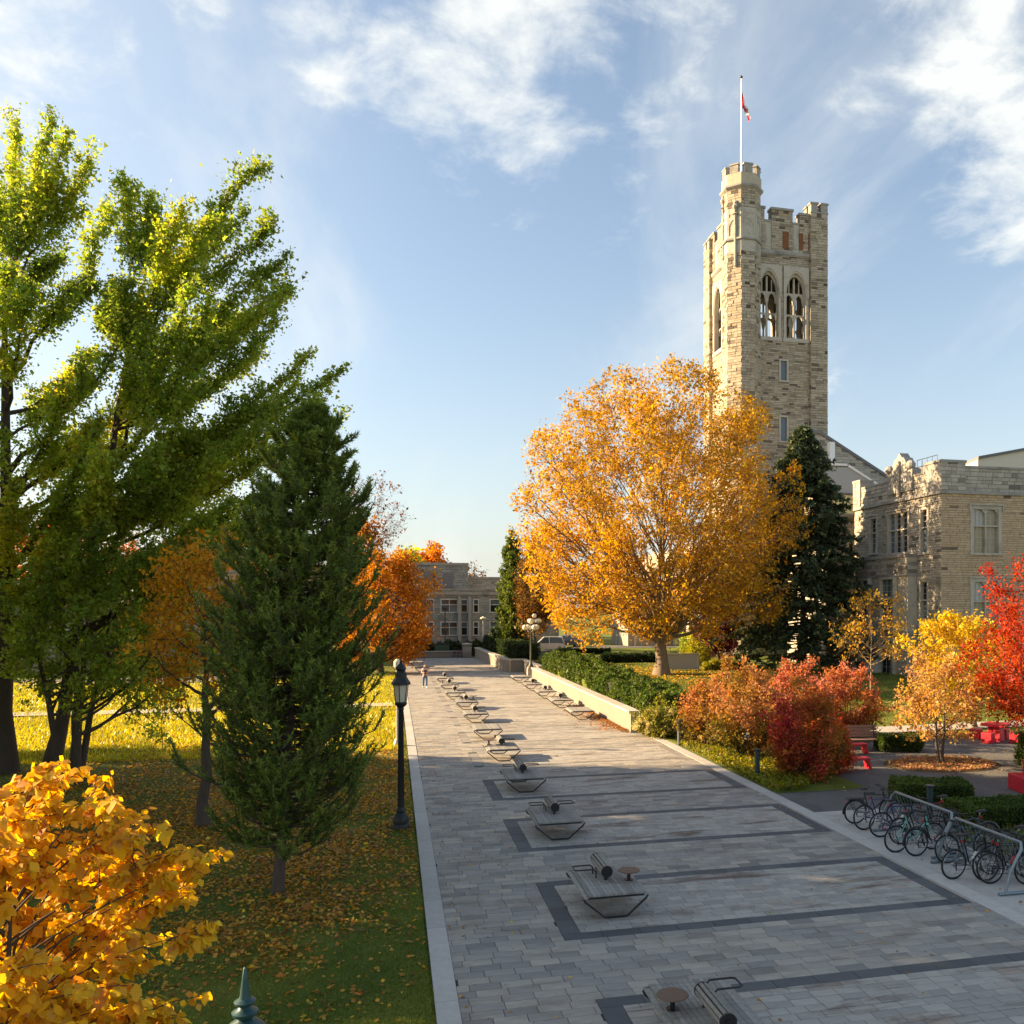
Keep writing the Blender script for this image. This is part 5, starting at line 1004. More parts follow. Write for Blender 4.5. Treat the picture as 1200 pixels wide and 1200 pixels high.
# ---------------------------------------------------------------- cars and street clutter at the far end
def car(label,x,y,z,rz,col,suv=True):
    t=thing('parked_car',label,'car',(x,y,z),rz,'cars parked beyond the hedge'); L,Wd=4.4,1.78; h1=.95 if suv else .85; h2=1.66 if suv else 1.42
    pt=plain('car_%d'%int(sum(col)*1000),col,.25,.1,.03); gl=MATS['glass_sky']
    sec=[(-2.2,.55,.60),(-2.15,.42,h1-.12),(-1.95,.32,h1),(-1.3,.3,h1+.02),(1.0,.3,h1),(1.55,.3,h1-.08),(2.05,.34,h1-.2),(2.2,.45,h1-.35)]
    V=[];F=[]
    for a,b,c in sec: w=Wd/2*(1 if abs(a)<1.9 else .9); V+=[(a,-w,b),(a,w,b),(a,w*1.0,(b+c)/2+.05),(a,w*.96,c),(a,-w*.96,c),(a,-w,(b+c)/2+.05)]
    for i in range(len(sec)-1):
        for k in range(6): F.append((i*6+k,i*6+(k+1)%6,(i+1)*6+(k+1)%6,(i+1)*6+k))
    F+= [(5,4,3,2,1,0),tuple((len(sec)-1)*6+k for k in range(6))]; q=MB(); q.add(V,F); q.build('body',pt,t,True)
    e=-2.02 if suv else -1.5; pr=[(e,h1),(.95,h1-.01),(.25,h2-.04),(-.2,h2),(e+.5 if not suv else e+.28,h2-.03)]; q=MB(); n=len(pr); w0,w1=Wd/2*.95,Wd/2*.76
    V=[(a,s*(w0 if b<h1+.05 else w1),b) for s in(-1,1) for a,b in pr]; q.add(V,[tuple(range(n-1,-1,-1)),tuple(range(n,2*n))]+[(i,(i+1)%n,(i+1)%n+n,i+n) for i in range(n)]); cb_=q.build('cabin',gl,t)
    q=MB(); q.add([(a,s*w1*1.02,b+.015) for s in(-1,1) for a,b in pr[2:]]+[(a,s*w1*1.0,b-.05) for s in(-1,1) for a,b in pr[2:]],[(0,1,4,3),(1,2,5,4),(0,6,7,1),(1,7,8,2),(3,4,10,9),(4,5,11,10),(2,8,11,5),(0,3,9,6)]); 
    for a,b in((pr[1],pr[2]),(pr[0],pr[4]),((-.35,h1),(-.3,h2))):
        for s in(-1,1): q.tube([(a[0],s*(w0+.005),a[1]),(b[0],s*(w1+.008),b[1])],.045,4)
    q.build('roof',pt,t)
    for xx in(-1.35,1.35):
        for s in(-1,1): q=MB(); q.tube([(xx,s*.62,.33),(xx,s*.87,.33)],.33,16); wq=q.build('wheel',MATS['rubber'],t,True); q=MB(); q.tube([(xx,s*.80,.33),(xx,s*.885,.33)],.2,12); q.build('rim',MATS['alloy'],wq,True)
    for s in(-1,1):
        q=MB(); q.box((2.10,s*.62,h1-.28),(.16,.34,.14)); q.build('headlight',MATS['white_paint'],t); q=MB(); q.box((-2.14,s*.70,h1-.1),(.1,.2,.26)); q.build('tail_light',plain('tail_red',(.4,.01,.01),.3),t)
    for e in(-1,1): q=MB(); q.box((e*2.2,0,.48),(.12,1.5,.18)); q.build('bumper',MATS['saddle_black'],t)
pcar=atF(640,101,z=0); car('white estate car parked behind the dark hedge by the golden tree',pcar.x,pcar.y,gz(pcar.x,pcar.y)+.05,R_(172),(.72,.72,.7)); pcar=atF(662,104,z=0); car('dark blue car parked right of the white one, mostly hidden by the golden tree',pcar.x,pcar.y,gz(pcar.x,pcar.y)+.05,R_(178),(.06,.10,.14),False); pcar=atF(742,112,z=0); car('grey car parked far behind the elm trunk',pcar.x,pcar.y,gz(pcar.x,pcar.y)+.03,R_(185),(.22,.23,.24),False)
t=thing('cabinet','white and grey utility cabinet against the far hall','cabinet',(*onY(572,110.5).xy,.9)); q=MB(); q.box((0,0,.6),(1.5,.6,1.2)); q.build('case',plain('cabinet_grey',(.30,.33,.36),.5),t,bevel=.03); q=MB(); q.box((.25,-.32,.65),(.7,.05,.95)); q.build('door',MATS['white_paint'],t); 
t=thing('recycling_bin','dark green metal bin in front of the far hall','bin',(*onY(518,107.6).xy,0)); q=MB(); q.box((0,0,.75),(1.7,.8,1.3)); q.box((0,0,.1),(1.5,.7,.2)); q.build('body',plain('bin_green',(.03,.075,.05),.5,.2),t,bevel=.04); q=MB(); q.box((0,0,1.46),(1.8,.9,.1)); q.build('lid',MATS['iron'],t,bevel=.03)
for k,px in enumerate((531,536.5,541.5)): p=onY(px,104.2); bicycle(('distant dark bicycle, first by the green bin','middle distant bicycle by the low far wall','distant bicycle closest to the gate pillar')[k],p.x,104.2,R_(75+8*k),[(.02,.02,.02),(.25,.03,.03),(.05,.1,.2)][k],group='bicycles parked at the far end')
t=thing('notice_board','pale low notice board in the lawn right of the elm trunk','sign',(*at(795,788,1.1).xy,1.0),R_(-10)); q=MB(); q.box((0,0,1.45),(3.1,.12,.12)); q.box((-1.5,0,.72),(.12,.12,1.44)); q.box((1.5,0,.72),(.12,.12,1.44)); q.build('frame',LS,t); q=MB(); q.box((0,.03,.85),(2.85,.05,1.05)); q.build('board',plain('board_pale',(.45,.44,.41),.6,var=.2),t)
# ---------------------------------------------------------------- the person walking
def skinned(name,pts,edges,rad,mat,parent,sub=2):
    me=bpy.data.meshes.new(name); me.from_pydata(pts,edges,[]); o=bpy.data.objects.new(name,me); link(o,parent); me.materials.append(mat)
    if parent is not None: KIDS.setdefault(parent.name,[]).append(o)
    s=o.modifiers.new('skin','SKIN'); s.use_smooth_shade=True; o.modifiers.new('sub','SUBSURF').levels=sub; o.modifiers['sub'].render_levels=sub
    for v,r in zip(me.skin_vertices[0].data,rad): v.radius=r if isinstance(r,tuple) else (r,r)
    me.skin_vertices[0].data[0].use_root=True
    return o
def person(p,rz):
    t=thing('person','person with long auburn hair in pale pink sweater and blue jeans walking up the paving','person',tuple(p),rz); skin=plain('skin',(.55,.34,.25),.5,var=.05)
    J=dict(pel=(0,0,.96),ab=(0,.01,1.10),ch=(0,.02,1.30),nk=(0,.01,1.46),hd=(0,-.02,1.60),top=(0,0,1.70)); P=[];E=[];Rd=[];ix={}
    def add(n,c,r,par=None): ix[n]=len(P); P.append(c); Rd.append(r); 
    def a(n,c,r,par=None):
        add(n,c,r); 
        if par: E.append((ix[par],ix[n]))
    a('pel',(0,0,.95),(.15,.11)); a('ab',(0,.01,1.10),(.125,.095),'pel'); a('ch',(0,.02,1.29),(.155,.11),'ab'); a('nk0',(0,.01,1.43),.065,'ch'); a('nk',(0,0,1.49),.05,'nk0'); a('hd',(0,-.02,1.585),(.075,.09),'nk'); a('top',(0,-.01,1.68),(.06,.07),'hd'); a('nose',(0,-.125,1.585),.012,'hd')
    for s,f in((1,1),(-1,-1)):
        S_=str(s); a('hip'+S_,(s*.09,0,.90),.095,'pel'); a('kn'+S_,(s*.10,-.06-.10*f,.50),.06,'hip'+S_); a('an'+S_,(s*.10,.02-.20*f,.09),.04,'kn'+S_); a('toe'+S_,(s*.12,-.14-.20*f,.04),.038,'an'+S_)
        a('sh'+S_,(s*.17,.02,1.38),.06,'ch'); a('el'+S_,(s*.22,.05+.05*f,1.12),.042,'sh'+S_); bent=True; a('wr'+S_,(s*.13,-.17,1.12),.03,'el'+S_); a('pm'+S_,(s*.09,-.23,1.13),(.035,.02),'wr'+S_)
        for k in range(4): a('f%d%s'%(k,S_),(s*(.05+.008*k),-.29+.004*k,1.16-.022*k),.010,'pm'+S_); a('g%d%s'%(k,S_),(s*(.02+.008*k),-.285,1.15-.022*k),.009,'f%d%s'%(k,S_))
        a('th'+S_,(s*.10,-.26,1.18),.011,'pm'+S_)
    skinned('body',P,E,Rd,skin,t,1)
    jeans=plain('jeans',(.07,.14,.27),.9,var=.2,scale=20); P=[(0,0,1.0),(0,0,.93)];E=[(0,1)];Rd=[(.165,.125),(.165,.13)]
    for s,f in((1,1),(-1,-1)):
        n=len(P); P+=[(s*.09,0,.86),(s*.10,-.06-.10*f,.50),(s*.10,.02-.20*f,.10)]; E+=[(1,n),(n,n+1),(n+1,n+2)]; Rd+=[.108,.078,.062]
    skinned('jeans',P,E,Rd,jeans,t,1)
    sw=plain('sweater',(.62,.45,.42),.95,var=.1,scale=25); P=[(0,0,.96),(0,.01,1.12),(0,.02,1.30),(0,.01,1.42)];E=[(0,1),(1,2),(2,3)];Rd=[(.175,.135),(.16,.125),(.18,.135),.085]
    for s,f in((1,1),(-1,-1)):
        n=len(P); P+=[(s*.175,.02,1.37),(s*.225,.05+.05*f,1.12),(s*.145,-.15,1.12)]; E+=[(2,n),(n,n+1),(n+1,n+2)]; Rd+=[.078,.06,.048]
    skinned('sweater',P,E,Rd,sw,t,1)
    skinned('hair',[(0,.01,1.66),(0,.05,1.60),(.02,.10,1.48),(.0,.12,1.34),(.0,.12,1.22),(.085,.02,1.55),(.10,.02,1.38),(-.085,.02,1.55),(-.10,.02,1.38)],[(0,1),(1,2),(2,3),(3,4),(1,5),(5,6),(1,7),(7,8)],[.105,.11,.10,.10,.05,.04,.035,.04,.035],plain('auburn_hair',(.28,.10,.04),.6,var=.3,scale=30),t,1)
    for s,f in((1,1),(-1,-1)): q=MB(); q.tube([(s*.10,.05-.20*f,.055),(s*.11,-.06-.20*f,.055),(s*.125,-.16-.20*f,.04)],[.05,.048,.035],8); q.build('shoe',MATS['white_paint'],t,True)
    q=MB(); q.box((0,-.20,1.17),(.26,.10,.30)); q.build('book',plain('bag_dark',(.10,.04,.05),.6),t,bevel=.02)
person(at(498,806),R_(4))
# ---------------------------------------------------------------- trees
BK_,BP=MATS['bark'],MATS['bark_pale']
P_GINK=[(.19,.25,.045),(.25,.32,.05),(.32,.39,.055),(.42,.45,.06),(.55,.51,.055),(.66,.56,.05)]
P_GOLD=[(.28,.22,.028),(.40,.24,.022),(.52,.285,.022),(.62,.35,.03),(.54,.235,.022)]
P_AMB=[(.30,.13,.02),(.46,.19,.016),(.60,.26,.016),(.66,.33,.03)]
P_ORNG=[(.26,.10,.02),(.38,.15,.016),(.46,.19,.018),(.52,.26,.03)]
P_RED=[(.28,.022,.012),(.44,.045,.012),(.50,.09,.014),(.52,.17,.02)]
P_CRIM=[(.42,.03,.07),(.42,.04,.05),(.42,.10,.04),(.40,.16,.035),(.22,.15,.03),(.12,.11,.022)]
P_PINK=[(.09,.105,.02),(.20,.14,.025),(.40,.16,.045),(.48,.17,.075),(.48,.18,.12)]
P_YEL=[(.50,.34,.025),(.64,.44,.03),(.70,.50,.05)]; P_PALE=[(.42,.20,.12),(.50,.26,.12),(.58,.36,.06),(.50,.30,.15)]
P_GRN=[(.025,.045,.012),(.045,.075,.015),(.07,.11,.02),(.11,.14,.025)]; P_DGRN=[(.016,.03,.010),(.028,.048,.014),(.045,.07,.018)]; P_PINE=[(.048,.078,.018),(.10,.15,.028),(.165,.225,.036),(.26,.30,.05)]; P_SPR=[(.028,.045,.026),(.05,.078,.040),(.085,.118,.058),(.15,.175,.08)]
P_HEDGE=[(.035,.06,.013),(.06,.10,.018),(.09,.135,.025),(.13,.16,.03)]
gj=G(77); LMK=leafmat('thin_leaf',.62,.5,.25)
def tipset(L,F,j,fill=None):
    T=[atF(px,F+gj.uniform(-j,j),py) for px,py in L]
    if fill: 
        x0,x1,y0,y1,n=fill
        T+=[atF(gj.uniform(x0,x1),F+gj.uniform(-j,j),gj.uniform(y0,y1)) for _ in range(n)]
    return [tuple(t) for t in T]
def gcol(P,v,g): return np.clip(v*.62+.13*np.sin(P[:,2]*.9+P[:,0]*.8)+.25*np.exp(-((P[:,2]-9)/4.5)**2)*(P[:,0]<3.5)+.05,0,1)  # middle of the crown coloured yellower to stand for light through the leaves
pA=at(6,905); tA=tipset([(20,143),(62,138),(86,150),(108,186),(-30,150),(-80,170),(-140,210),(130,250),(40,230),(-5,215),(70,300),(110,330),(30,330),(170,345),(200,420),(110,420),(60,470),(20,560),(150,500),(-60,330),(-120,400),(-90,520),(190,560),(120,610),(60,640),(-20,660),(210,640)],32,4.2,(-160,180,260,620,16))
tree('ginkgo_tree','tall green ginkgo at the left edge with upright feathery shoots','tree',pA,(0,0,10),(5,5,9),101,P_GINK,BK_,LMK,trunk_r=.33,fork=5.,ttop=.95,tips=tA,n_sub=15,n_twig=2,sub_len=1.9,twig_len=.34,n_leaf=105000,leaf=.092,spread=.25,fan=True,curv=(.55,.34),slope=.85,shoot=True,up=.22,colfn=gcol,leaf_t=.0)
pB=at(58,903); tB=tipset([(150,222),(178,235),(214,236),(243,262),(300,192),(288,250),(318,262),(342,292),(342,335),(328,372),(366,410),(409,432),(400,492),(352,452),(300,420),(262,372),(225,330),(240,450),(300,500),(190,520),(262,560),(150,600),(215,630),(280,610),(170,400),(120,540),(330,480),(372,470)],30.5,3.2,(110,330,330,640,20))
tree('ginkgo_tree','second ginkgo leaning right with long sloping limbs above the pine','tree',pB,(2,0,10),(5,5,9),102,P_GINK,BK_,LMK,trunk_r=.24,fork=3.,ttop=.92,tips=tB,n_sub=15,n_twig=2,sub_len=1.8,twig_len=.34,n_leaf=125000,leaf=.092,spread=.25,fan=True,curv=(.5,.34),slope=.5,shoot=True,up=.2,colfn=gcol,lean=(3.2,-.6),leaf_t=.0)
pC=at(84,916); tree('small_leaved_tree','low dark green multi stemmed tree below the ginkgos','tree',pC,(1.1,0,5.6),(3.2,2.6,2.3),103,P_GINK[:4],BK_,LMK,trunk_r=.14,fork=2.0,ttop=.75,n_limb=34,n_sub=9,n_twig=3,sub_len=1.3,twig_len=.6,n_leaf=26000,leaf=.115,spread=.12,droop=.5,stems=4,slope=1.0)
def off(lbl,x,y,h,r,seed,pal,n=16000,leaf=.5): tree('shade_tree',lbl,'tree',(x,y,0),(0,0,h*.56),(r,r,h*.44),seed,pal,BK_,LM,trunk_r=.34,fork=h*.2,ttop=.7,n_limb=60,n_sub=8,n_twig=3,sub_len=1.9,twig_len=.9,n_leaf=n,leaf=leaf,spread=.25)
off('tall green tree standing on the lawn outside the left of the picture',-18.5,24.2,20,7.4,104,P_GINK[:4]); off('fourth green tree on the lawn outside the left of the picture',-30,43.5,20,4.4,191,P_GINK[:4],12000)
off('fifth green tree, unseen left of the picture, added to fill the shade',-33,39.5,22,6.4,192,P_GINK[:4],13000); off('sixth green tree, unseen left of the picture, added to fill the shade',-28,24.5,20,6.,193,P_GINK[:4],13000)  # two unseen trees added to close sunny gaps in the walkway's shade
off('third green tree on the lawn outside the left of the picture',-25,35.2,22,6.8,106,P_GINK[:4],16000)
pM=at(240,967); tree('maple_tree','amber maple with dark forked trunk between ginkgos and pine','tree',pM,(.25,0,5.9),(1.7,1.8,2.4),107,[(.40,.19,.02),(.56,.27,.02),(.66,.33,.025)],BK_,LM,trunk_r=.17,fork=1.7,ttop=.7,n_limb=26,n_sub=9,n_twig=3,sub_len=1.1,twig_len=.5,n_leaf=8000,leaf=.11,spread=.12,droop=.4,slope=.8)
pP=at(325,1045); conifer('pine_tree','dark green bushy pine with bare lower trunk beside the kerb',pP,10.1,lambda u:float(np.interp(u,[.06,.14,.25,.4,.6,.8,.93,1.],[.95,1.4,1.6,1.6,1.4,.98,.56,.14])),108,P_PINE,BK_,LMN,520,.11,11,36,.12,.030,lo=.075,lean=(.72,.1),sweep=.34,slen=.46,rmin=.55,rmax=1.2)
pE=atF(775,61,z=1.2); tree('elm_tree','great golden elm with fanning limbs in front of the bell tower','tree',pE,(-.1,0,10.7),(9.9,9.0,10.3),109,P_GOLD,BP,LM,trunk_r=.50,fork=2.6,ttop=.40,n_limb=92,n_sub=16,n_twig=5,sub_len=3.6,twig_len=1.5,n_leaf=84000,leaf=.195,spread=.19,sub_t=.34,leaf_t=.45,curv=(.42,.50),slope=1.35,clip=True,limb_r=(.42,.018),sdir=(1.0,.62,.25),bend=.10,zlo=-.72,fmin=.78,lump=.02,leafjit=.25,bare=.10)
eb=atF(930,60,630); 
pS=atF(941,66,z=1.25); conifer('spruce_tree','dark blue green spruce standing between the elm and the stone hall',pS,18.0,lambda u:6.3*((1-u)**.85)+.15,110,P_SPR,BK_,LMN,420,.26,12,11,.40,.42,lo=.04,sweep=-.10,slen=.75,cards=True)
def simple(name,label,px,F,cy,rx,rz,seed,pal,nl,leaf,n_limb=26,z=None,bare=0.,wood=None,spread=.25,cx=None,tr=.16,n_sub=8,sl=None,stems=1,fork=None,slope=.8,ry=None,droop=0.,cat='tree',group=None,lump=.14,colfn=None):
    p=atF(px,F,z=0); zz=gz(p.x,p.y) if z is None else z; p.z=zz; c=atF(cx if cx is not None else px,F,cy); s=F/FP; rx*=s; rz*=s
    cz=c.z-zz; fk=fork if fork is not None else max(.3,(cz-rz)*.9)
    return tree(name,label,cat,p,(c.x-p.x,c.y-p.y,cz),(rx,ry or rx,rz),seed,pal,wood or BK_,LM,trunk_r=tr,fork=fk,ttop=.72,n_limb=n_limb,n_sub=n_sub,n_twig=3,sub_len=sl or rx*.45,twig_len=(sl or rx*.45)*.5,n_leaf=nl,leaf=leaf,spread=spread,bare=bare,stems=stems,slope=slope,droop=droop,group=group,lump=lump,colfn=colfn)
simple('maple_tree','flame orange maple overhanging the far left edge of the walkway',446,80,712,54,72,111,P_ORNG,24000,.22,40,cx=455,spread=.3,fork=1.2,tr=.25)
simple('maple_tree','rusty orange maple rising behind the top of the pine',420,86,672,36,76,112,[(.20,.08,.03),(.32,.13,.03),(.36,.19,.03)],9000,.28,32,spread=.35,bare=.2)
simple('bare_tree','nearly bare dark twigged tree above the orange maples',432,92,600,44,48,113,[(.12,.05,.03),(.2,.08,.03)],900,.25,34,bare=.3,spread=.2,fork=4.)
simple('maple_tree','orange tree top showing above the far hall roof',505,136,668,19,32,114,[(.5,.17,.02),(.6,.24,.03)],5000,.42,20,spread=.4,z=0)
simple('brown_tree','thin brown tree top just above the far hall parapet',556,134,682,15,20,115,[(.16,.09,.04),(.24,.12,.05)],900,.35,16,spread=.4,z=0); simple('green_tree','olive tree crown at the left shoulder of the far hall',478,128,672,20,34,116,P_GINK[1:5],5000,.42,18,spread=.4,z=0)
simple('columnar_tree','narrow upright green tree left of the golden elm',601,95,690,15,78,117,P_GRN[1:]+[(.16,.19,.03)],15000,.24,60,spread=.16,tr=.14,slope=3.,fork=.5,lump=.2)
simple('brown_leaved_tree','russet brown leaved tree tucked against the golden elm',628,90,690,22,66,118,[(.13,.085,.03),(.22,.12,.035),(.30,.15,.03)],9000,.24,40,spread=.3)
simple('evergreen_bush','dark ivy clad bush below the columnar tree',598,97,742,22,30,119,P_DGRN,8000,.25,24,spread=.3,fork=.3,cat='bush')
simple('purple_tree','dark purple leaved small tree between elm trunk and spruce',842,72,735,28,34,120,[(.055,.014,.022),(.11,.022,.035),(.17,.035,.045)],9000,.19,28,spread=.22)
simple('young_tree','slender young tree with sparse amber leaves before the bay window',1021,51,728,44,42,121,[(.42,.22,.03),(.5,.3,.04),(.36,.24,.06)],1500,.15,22,bare=.45,spread=.15,tr=.07,wood=BP)
simple('yellow_tree','bright yellow tree in front of the corner hall',1143,43.5,768,50,56,122,P_YEL,9000,.155,26,cx=1115,spread=.16,tr=.07)
simple('cherry_tree','small pale pink and yellow tree in a ring of fallen leaves',1102,33.7,812,55,46,123,P_PALE+[(.62,.42,.04)],5200,.115,24,spread=.12,tr=.07,stems=2,fork=.9,bare=.15,lump=.2)
simple('red_maple','scarlet Japanese maple at the right edge, orange towards its foot',1232,32.5,768,82,108,124,P_RED,21000,.10,40,spread=.14,tr=.10,fork=.8,cx=1222,lump=.22,colfn=lambda P,v,g:np.clip(v*.6+.55*np.clip((3.6-P[:,2])/2.8,0,1)+.2*(np.sin(P[:,0]*2.1+P[:,2]*3)>.75),0,1))
for i,(px,F,cy,rx,rz,pal,l) in enumerate([(60,112,668,62,70,[(.4,.14,.06),(.5,.2,.06),(.56,.26,.05)],'salmon orange tree far behind the left ginkgo trunk'),(160,118,690,50,52,[(.36,.1,.05),(.5,.2,.05)],'coral red tree far off between the ginkgos'),(262,100,690,55,75,P_AMB,'golden orange tree behind the amber maple'),(-60,105,640,70,90,P_AMB,'tall amber tree beyond the far left lawn'),(330,105,690,50,70,P_ORNG,'orange tree hidden behind the pine')]):
    simple('autumn_tree',l,px,F,cy,rx,rz,130+i,pal,9000,.36,26,spread=.4,tr=.2,z=0)
sp_=at(190,880); tree('sapling','thin staked sapling on the sunlit left lawn','tree',sp_,(0,0,1.8),(.25,.25,.5),140,P_GRN,BP,LM,trunk_r=.02,fork=1.,ttop=.9,n_limb=7,n_sub=3,n_twig=2,sub_len=.2,twig_len=.12,n_leaf=160,leaf=.10,spread=.04)
# ---------------------------------------------------------------- shrubs
def shrub(name,label,px,py,F,top,rx,seed,pal,n,leaf,ry=None,colfn=None,lump=.2,spread=.1):
    p=atF(px,F,z=0); p.z=gz(p.x,p.y); s=F/FP; r=rx*s; zt_=atF(px,F,top).z-p.z
    return tree(name,label,'bush',p,(0,0,zt_*.50),(r,ry or r,zt_*.52),seed,pal,BK_,LM,trunk_r=.035,fork=.12,ttop=.6,n_limb=46,n_sub=8,n_twig=3,sub_len=.6,twig_len=.32,n_leaf=n,leaf=leaf,spread=spread,stems=6,slope=1.4,zlo=-.9,fmin=.6,lump=lump,up=.25,colfn=colfn)
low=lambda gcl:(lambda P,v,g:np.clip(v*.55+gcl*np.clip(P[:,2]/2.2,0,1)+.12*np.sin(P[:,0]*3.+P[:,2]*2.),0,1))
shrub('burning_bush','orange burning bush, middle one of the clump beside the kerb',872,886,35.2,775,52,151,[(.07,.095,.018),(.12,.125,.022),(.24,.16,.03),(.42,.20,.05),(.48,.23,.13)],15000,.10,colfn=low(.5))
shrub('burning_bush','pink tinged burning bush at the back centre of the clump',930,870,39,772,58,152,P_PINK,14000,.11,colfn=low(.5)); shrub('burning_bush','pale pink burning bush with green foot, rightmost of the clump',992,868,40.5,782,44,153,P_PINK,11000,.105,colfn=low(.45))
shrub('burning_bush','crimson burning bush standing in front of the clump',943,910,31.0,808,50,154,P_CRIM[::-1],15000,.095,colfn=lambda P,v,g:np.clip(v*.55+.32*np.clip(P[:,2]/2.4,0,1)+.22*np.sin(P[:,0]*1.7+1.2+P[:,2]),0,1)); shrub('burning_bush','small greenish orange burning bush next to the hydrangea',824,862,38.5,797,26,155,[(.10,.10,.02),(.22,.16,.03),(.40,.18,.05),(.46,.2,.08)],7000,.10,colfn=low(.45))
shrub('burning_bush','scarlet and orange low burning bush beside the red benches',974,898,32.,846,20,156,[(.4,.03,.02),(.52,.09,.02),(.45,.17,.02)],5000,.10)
hy=shrub('hydrangea','lime green hydrangea bush covered in cream flower heads',776,862,41,830,33,157,[(.11,.13,.02),(.2,.2,.03),(.32,.29,.04)],5000,.13)
gh=G(9); HP=[];hc=[]
for i in range(95):
    th=gh.uniform(0,2*PI); z=gh.uniform(.05,1.); q=math.sqrt(1-z*z*.9); c=np.array([1.32*q*math.cos(th),1.15*q*math.sin(th),.20+1.05*z]); HP.append(c+gh.normal(size=(46,3))*.055*np.array([1,1,.8]))
HP=np.concatenate(HP); V,F=kites(HP,np.full(len(HP),.07),gh); mesh_np('flower_heads',V,F,LM,hy,col=palcol([(.42,.36,.12),(.56,.50,.22),(.60,.46,.26)],np.repeat(gh.uniform(size=95),46),gh),kind='stuff')
HS=MATS['hedge_core']
hedge('hedge','long loose green hedge on top of the pale retaining wall',(13.1,70.5,1.0),(13.3,41.6,.35),2.7,1.25,161,P_HEDGE,LM,56000,.14,HS,lum=.16); hedge('hedge','dark clipped hedge behind the far weathered wall',(11.3,104,1.0),(12.0,81.2,1.0),2.4,1.5,162,P_DGRN,LM,16000,.17,HS)
a,b=atF(705,75,z=1.25),atF(792,75,z=1.25); hedge('hedge','low dark hedge behind the elm trunk',a,b,1.6,.75,163,P_DGRN,LM,6000,.14,HS); a,b=atF(655,90,z=1.2),atF(715,90,z=1.2); hedge('hedge','far low hedge under the left side of the golden elm',a,b,1.6,.45,164,P_DGRN,LM,5000,.16,HS)
hedge('hedge','clipped box hedge island directly behind the bicycle rack',at(1047,936),at(1134,938),1.5,.62,165,P_HEDGE,LM,12000,.06,HS,lum=.02); hedge('hedge','clipped box hedge behind the near end of the rack',at(1118,966),at(1225,962),1.5,.62,166,P_HEDGE,LM,14000,.06,HS,lum=.02)
hedge('hedge','small square box hedge beside the wooden park bench',at(1029,880),at(1078,880),1.0,.75,167,P_HEDGE,LM,7000,.07,HS,lum=.03); hedge('hedge','tall box hedge at the right edge behind the red seat block',at(1197,900),at(1260,900),1.6,1.3,168,P_HEDGE,LM,5000,.08,HS,lum=.03)
hedge('hedge','lime green low planting left of the spruce foot',atF(826,66,z=1.25),atF(872,66,z=1.25),1.4,.6,169,[(.2,.2,.02),(.3,.28,.03),(.4,.36,.04)],LM,4000,.14,HS,lum=.1); hedge('hedge','dark shrub bed along the foot of the far hall',(*onY(492,109.5).xy,0),(*onY(565,109.5).xy,0),1.6,1.5,170,P_DGRN+[(.16,.12,.03)],LM,6000,.2,HS,lum=.2)
# ---------------------------------------------------------------- ground cover, fallen leaves, grass
def scatter(name,label,cat,pts,size,pal,seed,lm=LM,flat=True,h=.02,wid=.75,jit=.25):
    g=G(seed); pts=np.asarray(pts,float); n=len(pts)
    t=g.normal(size=(n,3)); t[:,2]*=.22 if flat else 1; t=unit(t); b=g.normal(size=(n,3)); b[:,2]*=.3 if flat else 1; b=unit(np.cross(np.cross(t,b),t)); s=(size*np.exp(g.normal(size=n)*.28))[:,None]
    P=pts.copy(); P[:,2]+=g.uniform(.3,1,n)*h; V=np.empty((n,4,3)); V[:,0]=P-t*s*.5; V[:,1]=P+b*s*wid*.5; V[:,2]=P+t*s*.5; V[:,3]=P-b*s*wid*.5; V[:,:,2]=np.maximum(V[:,:,2],pts[:,None,2]+.004)
    o=mesh_np(name,V.reshape(-1,3),np.arange(n*4).reshape(n,4),lm,col=palcol(pal,g.uniform(size=n),g,jit)); return tag(o,label,cat,kind='stuff')
P_LIT=[(.20,.10,.03),(.36,.18,.045),(.54,.29,.05),(.62,.38,.06),(.44,.19,.05)]
g=G(200); n=125000; x=.55-np.abs(g.normal(size=n))*7.5; y=8+g.uniform(size=n)**.8*40
w=np.exp(-((x+5)/6.)**2-((y-28)/9.)**2)+.9*np.exp(-((x+2.4)/2.3)**2-((y-20)/3.2)**2)+.7*np.exp(-((x+11)/6.)**2-((y-36)/7.)**2)+.05; k=g.uniform(size=n)<w*(.35+1.1*np.clip(np.sin(x*1.7+1.3*np.sin(y*1.1))*np.sin(y*1.3+x*.5)+.4,0,1)); x,y=x[k],y[k]
scatter('fallen_leaves','carpet of brown and golden fallen leaves under the left trees','fallen leaves',np.stack([x,y,np.array([lz(a,b) for a,b in zip(x,y)])],1),.085,P_LIT,201,h=.05)
g=G(202); n=1500; x=np.concatenate([g.uniform(10.5,11.3,n),11.3-np.abs(g.normal(size=n))*.8]); y=np.concatenate([g.uniform(40.5,52,n),41+np.abs(g.normal(size=n))*5]); scatter('leaf_litter','brown leaf litter drifted against the pale retaining wall','fallen leaves',np.stack([x,y,0*x],1),.09,[(.22,.10,.04),(.34,.16,.06),(.42,.22,.08)],203,h=.08)
tc=at(1102,895); g=G(204); n=3600; r=np.sqrt(g.uniform(size=n))*1.; th=g.uniform(0,2*PI,n); scatter('leaf_ring','ring of tan fallen leaves round the small pink tree','fallen leaves',np.stack([tc.x+2.1*r*np.cos(th),tc.y-.1+1.5*r*np.sin(th),0*r],1),.10,[(.26,.14,.08),(.42,.24,.12),(.52,.30,.12)],205,h=.09)
m=MB(); m.lathe([(2.3,-.003),(2.2,.03),(.3,.06)],(tc.x,tc.y-.1,0),28,0,1,.72); tag(m.build('tree_pit',MATS['earth'],None,True),'earth tree pit under the small pink tree','ground',kind='structure')
